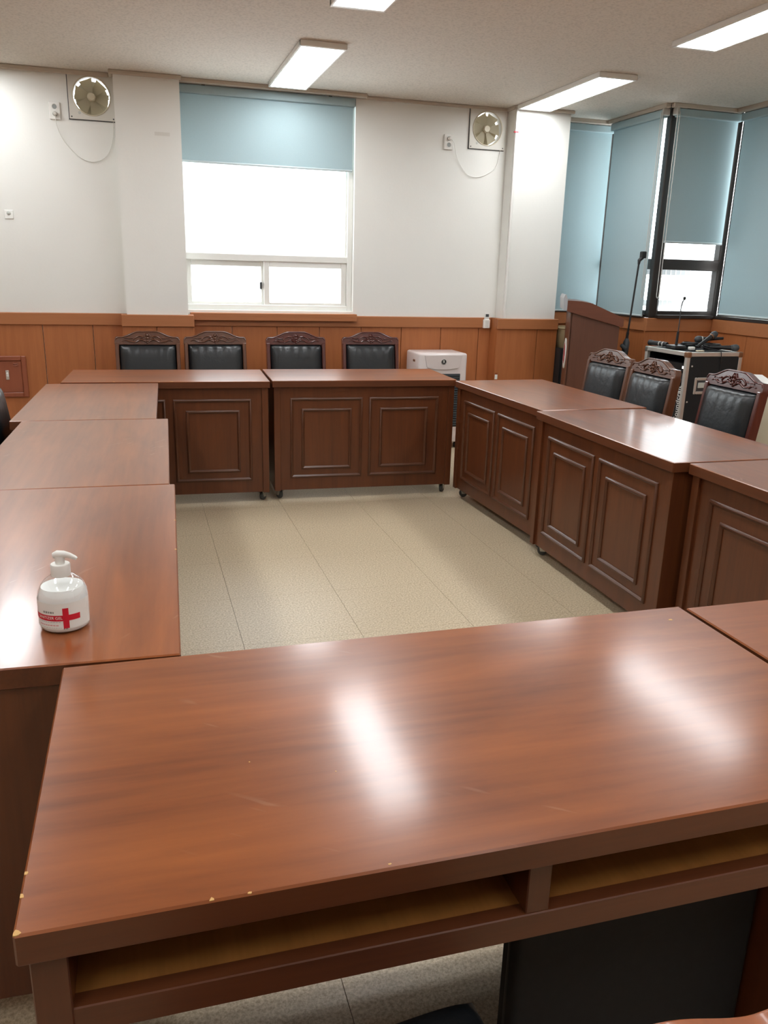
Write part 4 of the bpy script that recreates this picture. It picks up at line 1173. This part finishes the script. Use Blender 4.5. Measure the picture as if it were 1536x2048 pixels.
# handheld microphones
def hand_mic(label, p, rz, tilt, ringm):
    t = thing('handheld_microphone', label, 'microphone', p, rz)
    T = Matrix.Rotation(-tilt, 4, 'Y')
    MB(T).lathe([(0.0005, -0.10), (0.010, -0.10), (0.013, -0.02), (0.017, 0.05), (0.0005, 0.05)], 16, axis=0).build('handle', 'black', t, smooth=40)
    hd = MB(T).lathe([(0.015, 0.05), (0.024, 0.065), (0.026, 0.085), (0.020, 0.103), (0.0005, 0.112)], 16, axis=0).build('grille', 'dark_grey', t, smooth=60)
    MB(T).lathe([(0.0185, 0.050), (0.0205, 0.052), (0.0205, 0.060), (0.0185, 0.062)], 16, axis=0, cap=False).build('collar', ringm, hd, smooth=40)
hand_mic('black handheld microphone with brass collar propped over the cable heap', on_case(0.265, 0.155, 0.075), RA + R(10), R(28), 'brass')
hand_mic('black handheld microphone lying in the cable heap with silver collar', on_case(0.36, 0.24, 0.078), RA + R(160), R(-4), 'alu')
hand_mic('black handheld microphone lying flat by the flight case edge', on_case(0.36, 0.075, 0.030), RA + R(-25), R(0), 'dark_grey')
# coils of black cable
rn = random.Random(11)
def coil(label, cx, cy, r, n, zs, squash):
    t = thing('microphone_cable', label, 'cable', on_case(cx, cy, 0.006), RA + rn.uniform(0, 3), 'cables heaped on the flight case')
    pts = []
    for i in range(n * 14 + 1):
        a = 2 * PI * i / 14
        rr = r * (1 + 0.16 * math.sin(a * 0.37 + cx * 20) + rn.uniform(-0.04, 0.04))
        pts.append((rr * math.cos(a), rr * squash * math.sin(a), 0.003 + zs * (0.5 + 0.5 * math.sin(a * 0.61 + cy * 9))))
    MB().tube(pts, 0.0042, 6).build('loops', 'black', t, smooth=60)
    MB().tube([pts[-1], (pts[-1][0] + 0.02, pts[-1][1] + 0.02, 0.012), (pts[-1][0] + 0.05, pts[-1][1] + 0.03, 0.010)], [0.005, 0.008, 0.008], 8).build('connector', 'dark_grey', t, smooth=50)
coil('black cable coil in the middle of the heap on the flight case', 0.205, 0.26, 0.066, 9, 0.040, 0.8)
coil('black cable coil beneath the lying microphone on the flight case', 0.365, 0.21, 0.070, 10, 0.034, 0.8)
coil('loose black cable coil at the wall side of the flight case', 0.33, 0.385, 0.060, 7, 0.022, 0.8)
t = cord('hanging_cable', 'thin black cable hanging down the flight case side', [on_case(0.33, 0.16, 0.010), on_case(0.285, 0.03, 0.012), on_case(0.275, -0.010, 0.0), on_case(0.285, -0.012, -0.10), on_case(0.283, -0.014, -0.22), on_case(0.28, -0.016, -0.30)], 0.0035, 'black', cat='cable')
t = thing('power_adapter', 'small white adapter among the cables on the flight case', 'adapter', on_case(0.165, 0.18), RA)
MB().box(-0.022, 0.022, -0.016, 0.016, 0, 0.022, bevel=0.004).build('body', 'white_plastic', t)
MB().cyl((0.02, 0, 0.011), (0.05, 0.01, 0.008), 0.003, seg=6).build('lead', 'black', t)
t = thing('case_latch', 'small ivory plate lying at the flight case edge', 'plate', on_case(0.135, 0.045), RA)
MB().box(-0.030, 0.030, -0.012, 0.012, 0, 0.010, bevel=0.003).build('plate', 'ivory', t)
MB().lathe([(0.0005, 0.0125), (0.004, 0.012), (0.005, 0.0095)], 10, (0.018, 0, 0)).build('screw', 'metal', t)

# ------------------------------------------------------------------ cream appliance behind the dark red chair
t = thing('panel_radiator', 'cream box-shaped appliance behind the dark red chair', 'appliance', (3.44, 3.955, 0), R(-32))
rad = t
MB().box(-0.08, 0.08, -0.30, 0.30, 0.06, 0.82, bevel=0.015, seg=3).build('casing', 'ivory', t, smooth=40)
MB().box(-0.086, 0.086, -0.306, 0.306, 0.82, 0.85, bevel=0.006).build('top_cover', 'white_plastic', t)
for k in range(9): MB().box(-0.084, -0.078, -0.27 + 0.062 * k, -0.235 + 0.062 * k, 0.15, 0.70, bevel=0.002).build('vent_slat', 'white_plastic', t)
for y_ in (-0.22, 0.22): MB().box(-0.11, 0.11, y_ - 0.03, y_ + 0.03, 0.0, 0.062, bevel=0.004).build('foot', 'dark_grey', t)
cord('power_cord', 'white cord looping beside the dark red chair', [(3.24, 3.73, 0.72), (3.20, 3.62, 0.68), (3.18, 3.60, 0.62), (3.16, 3.56, 0.55), (3.20, 3.45, 0.40), (3.30, 3.35, 0.15), (3.42, 3.3, 0.006), (3.6, 3.35, 0.006)], 0.006, 'white_plastic', parent=rad)
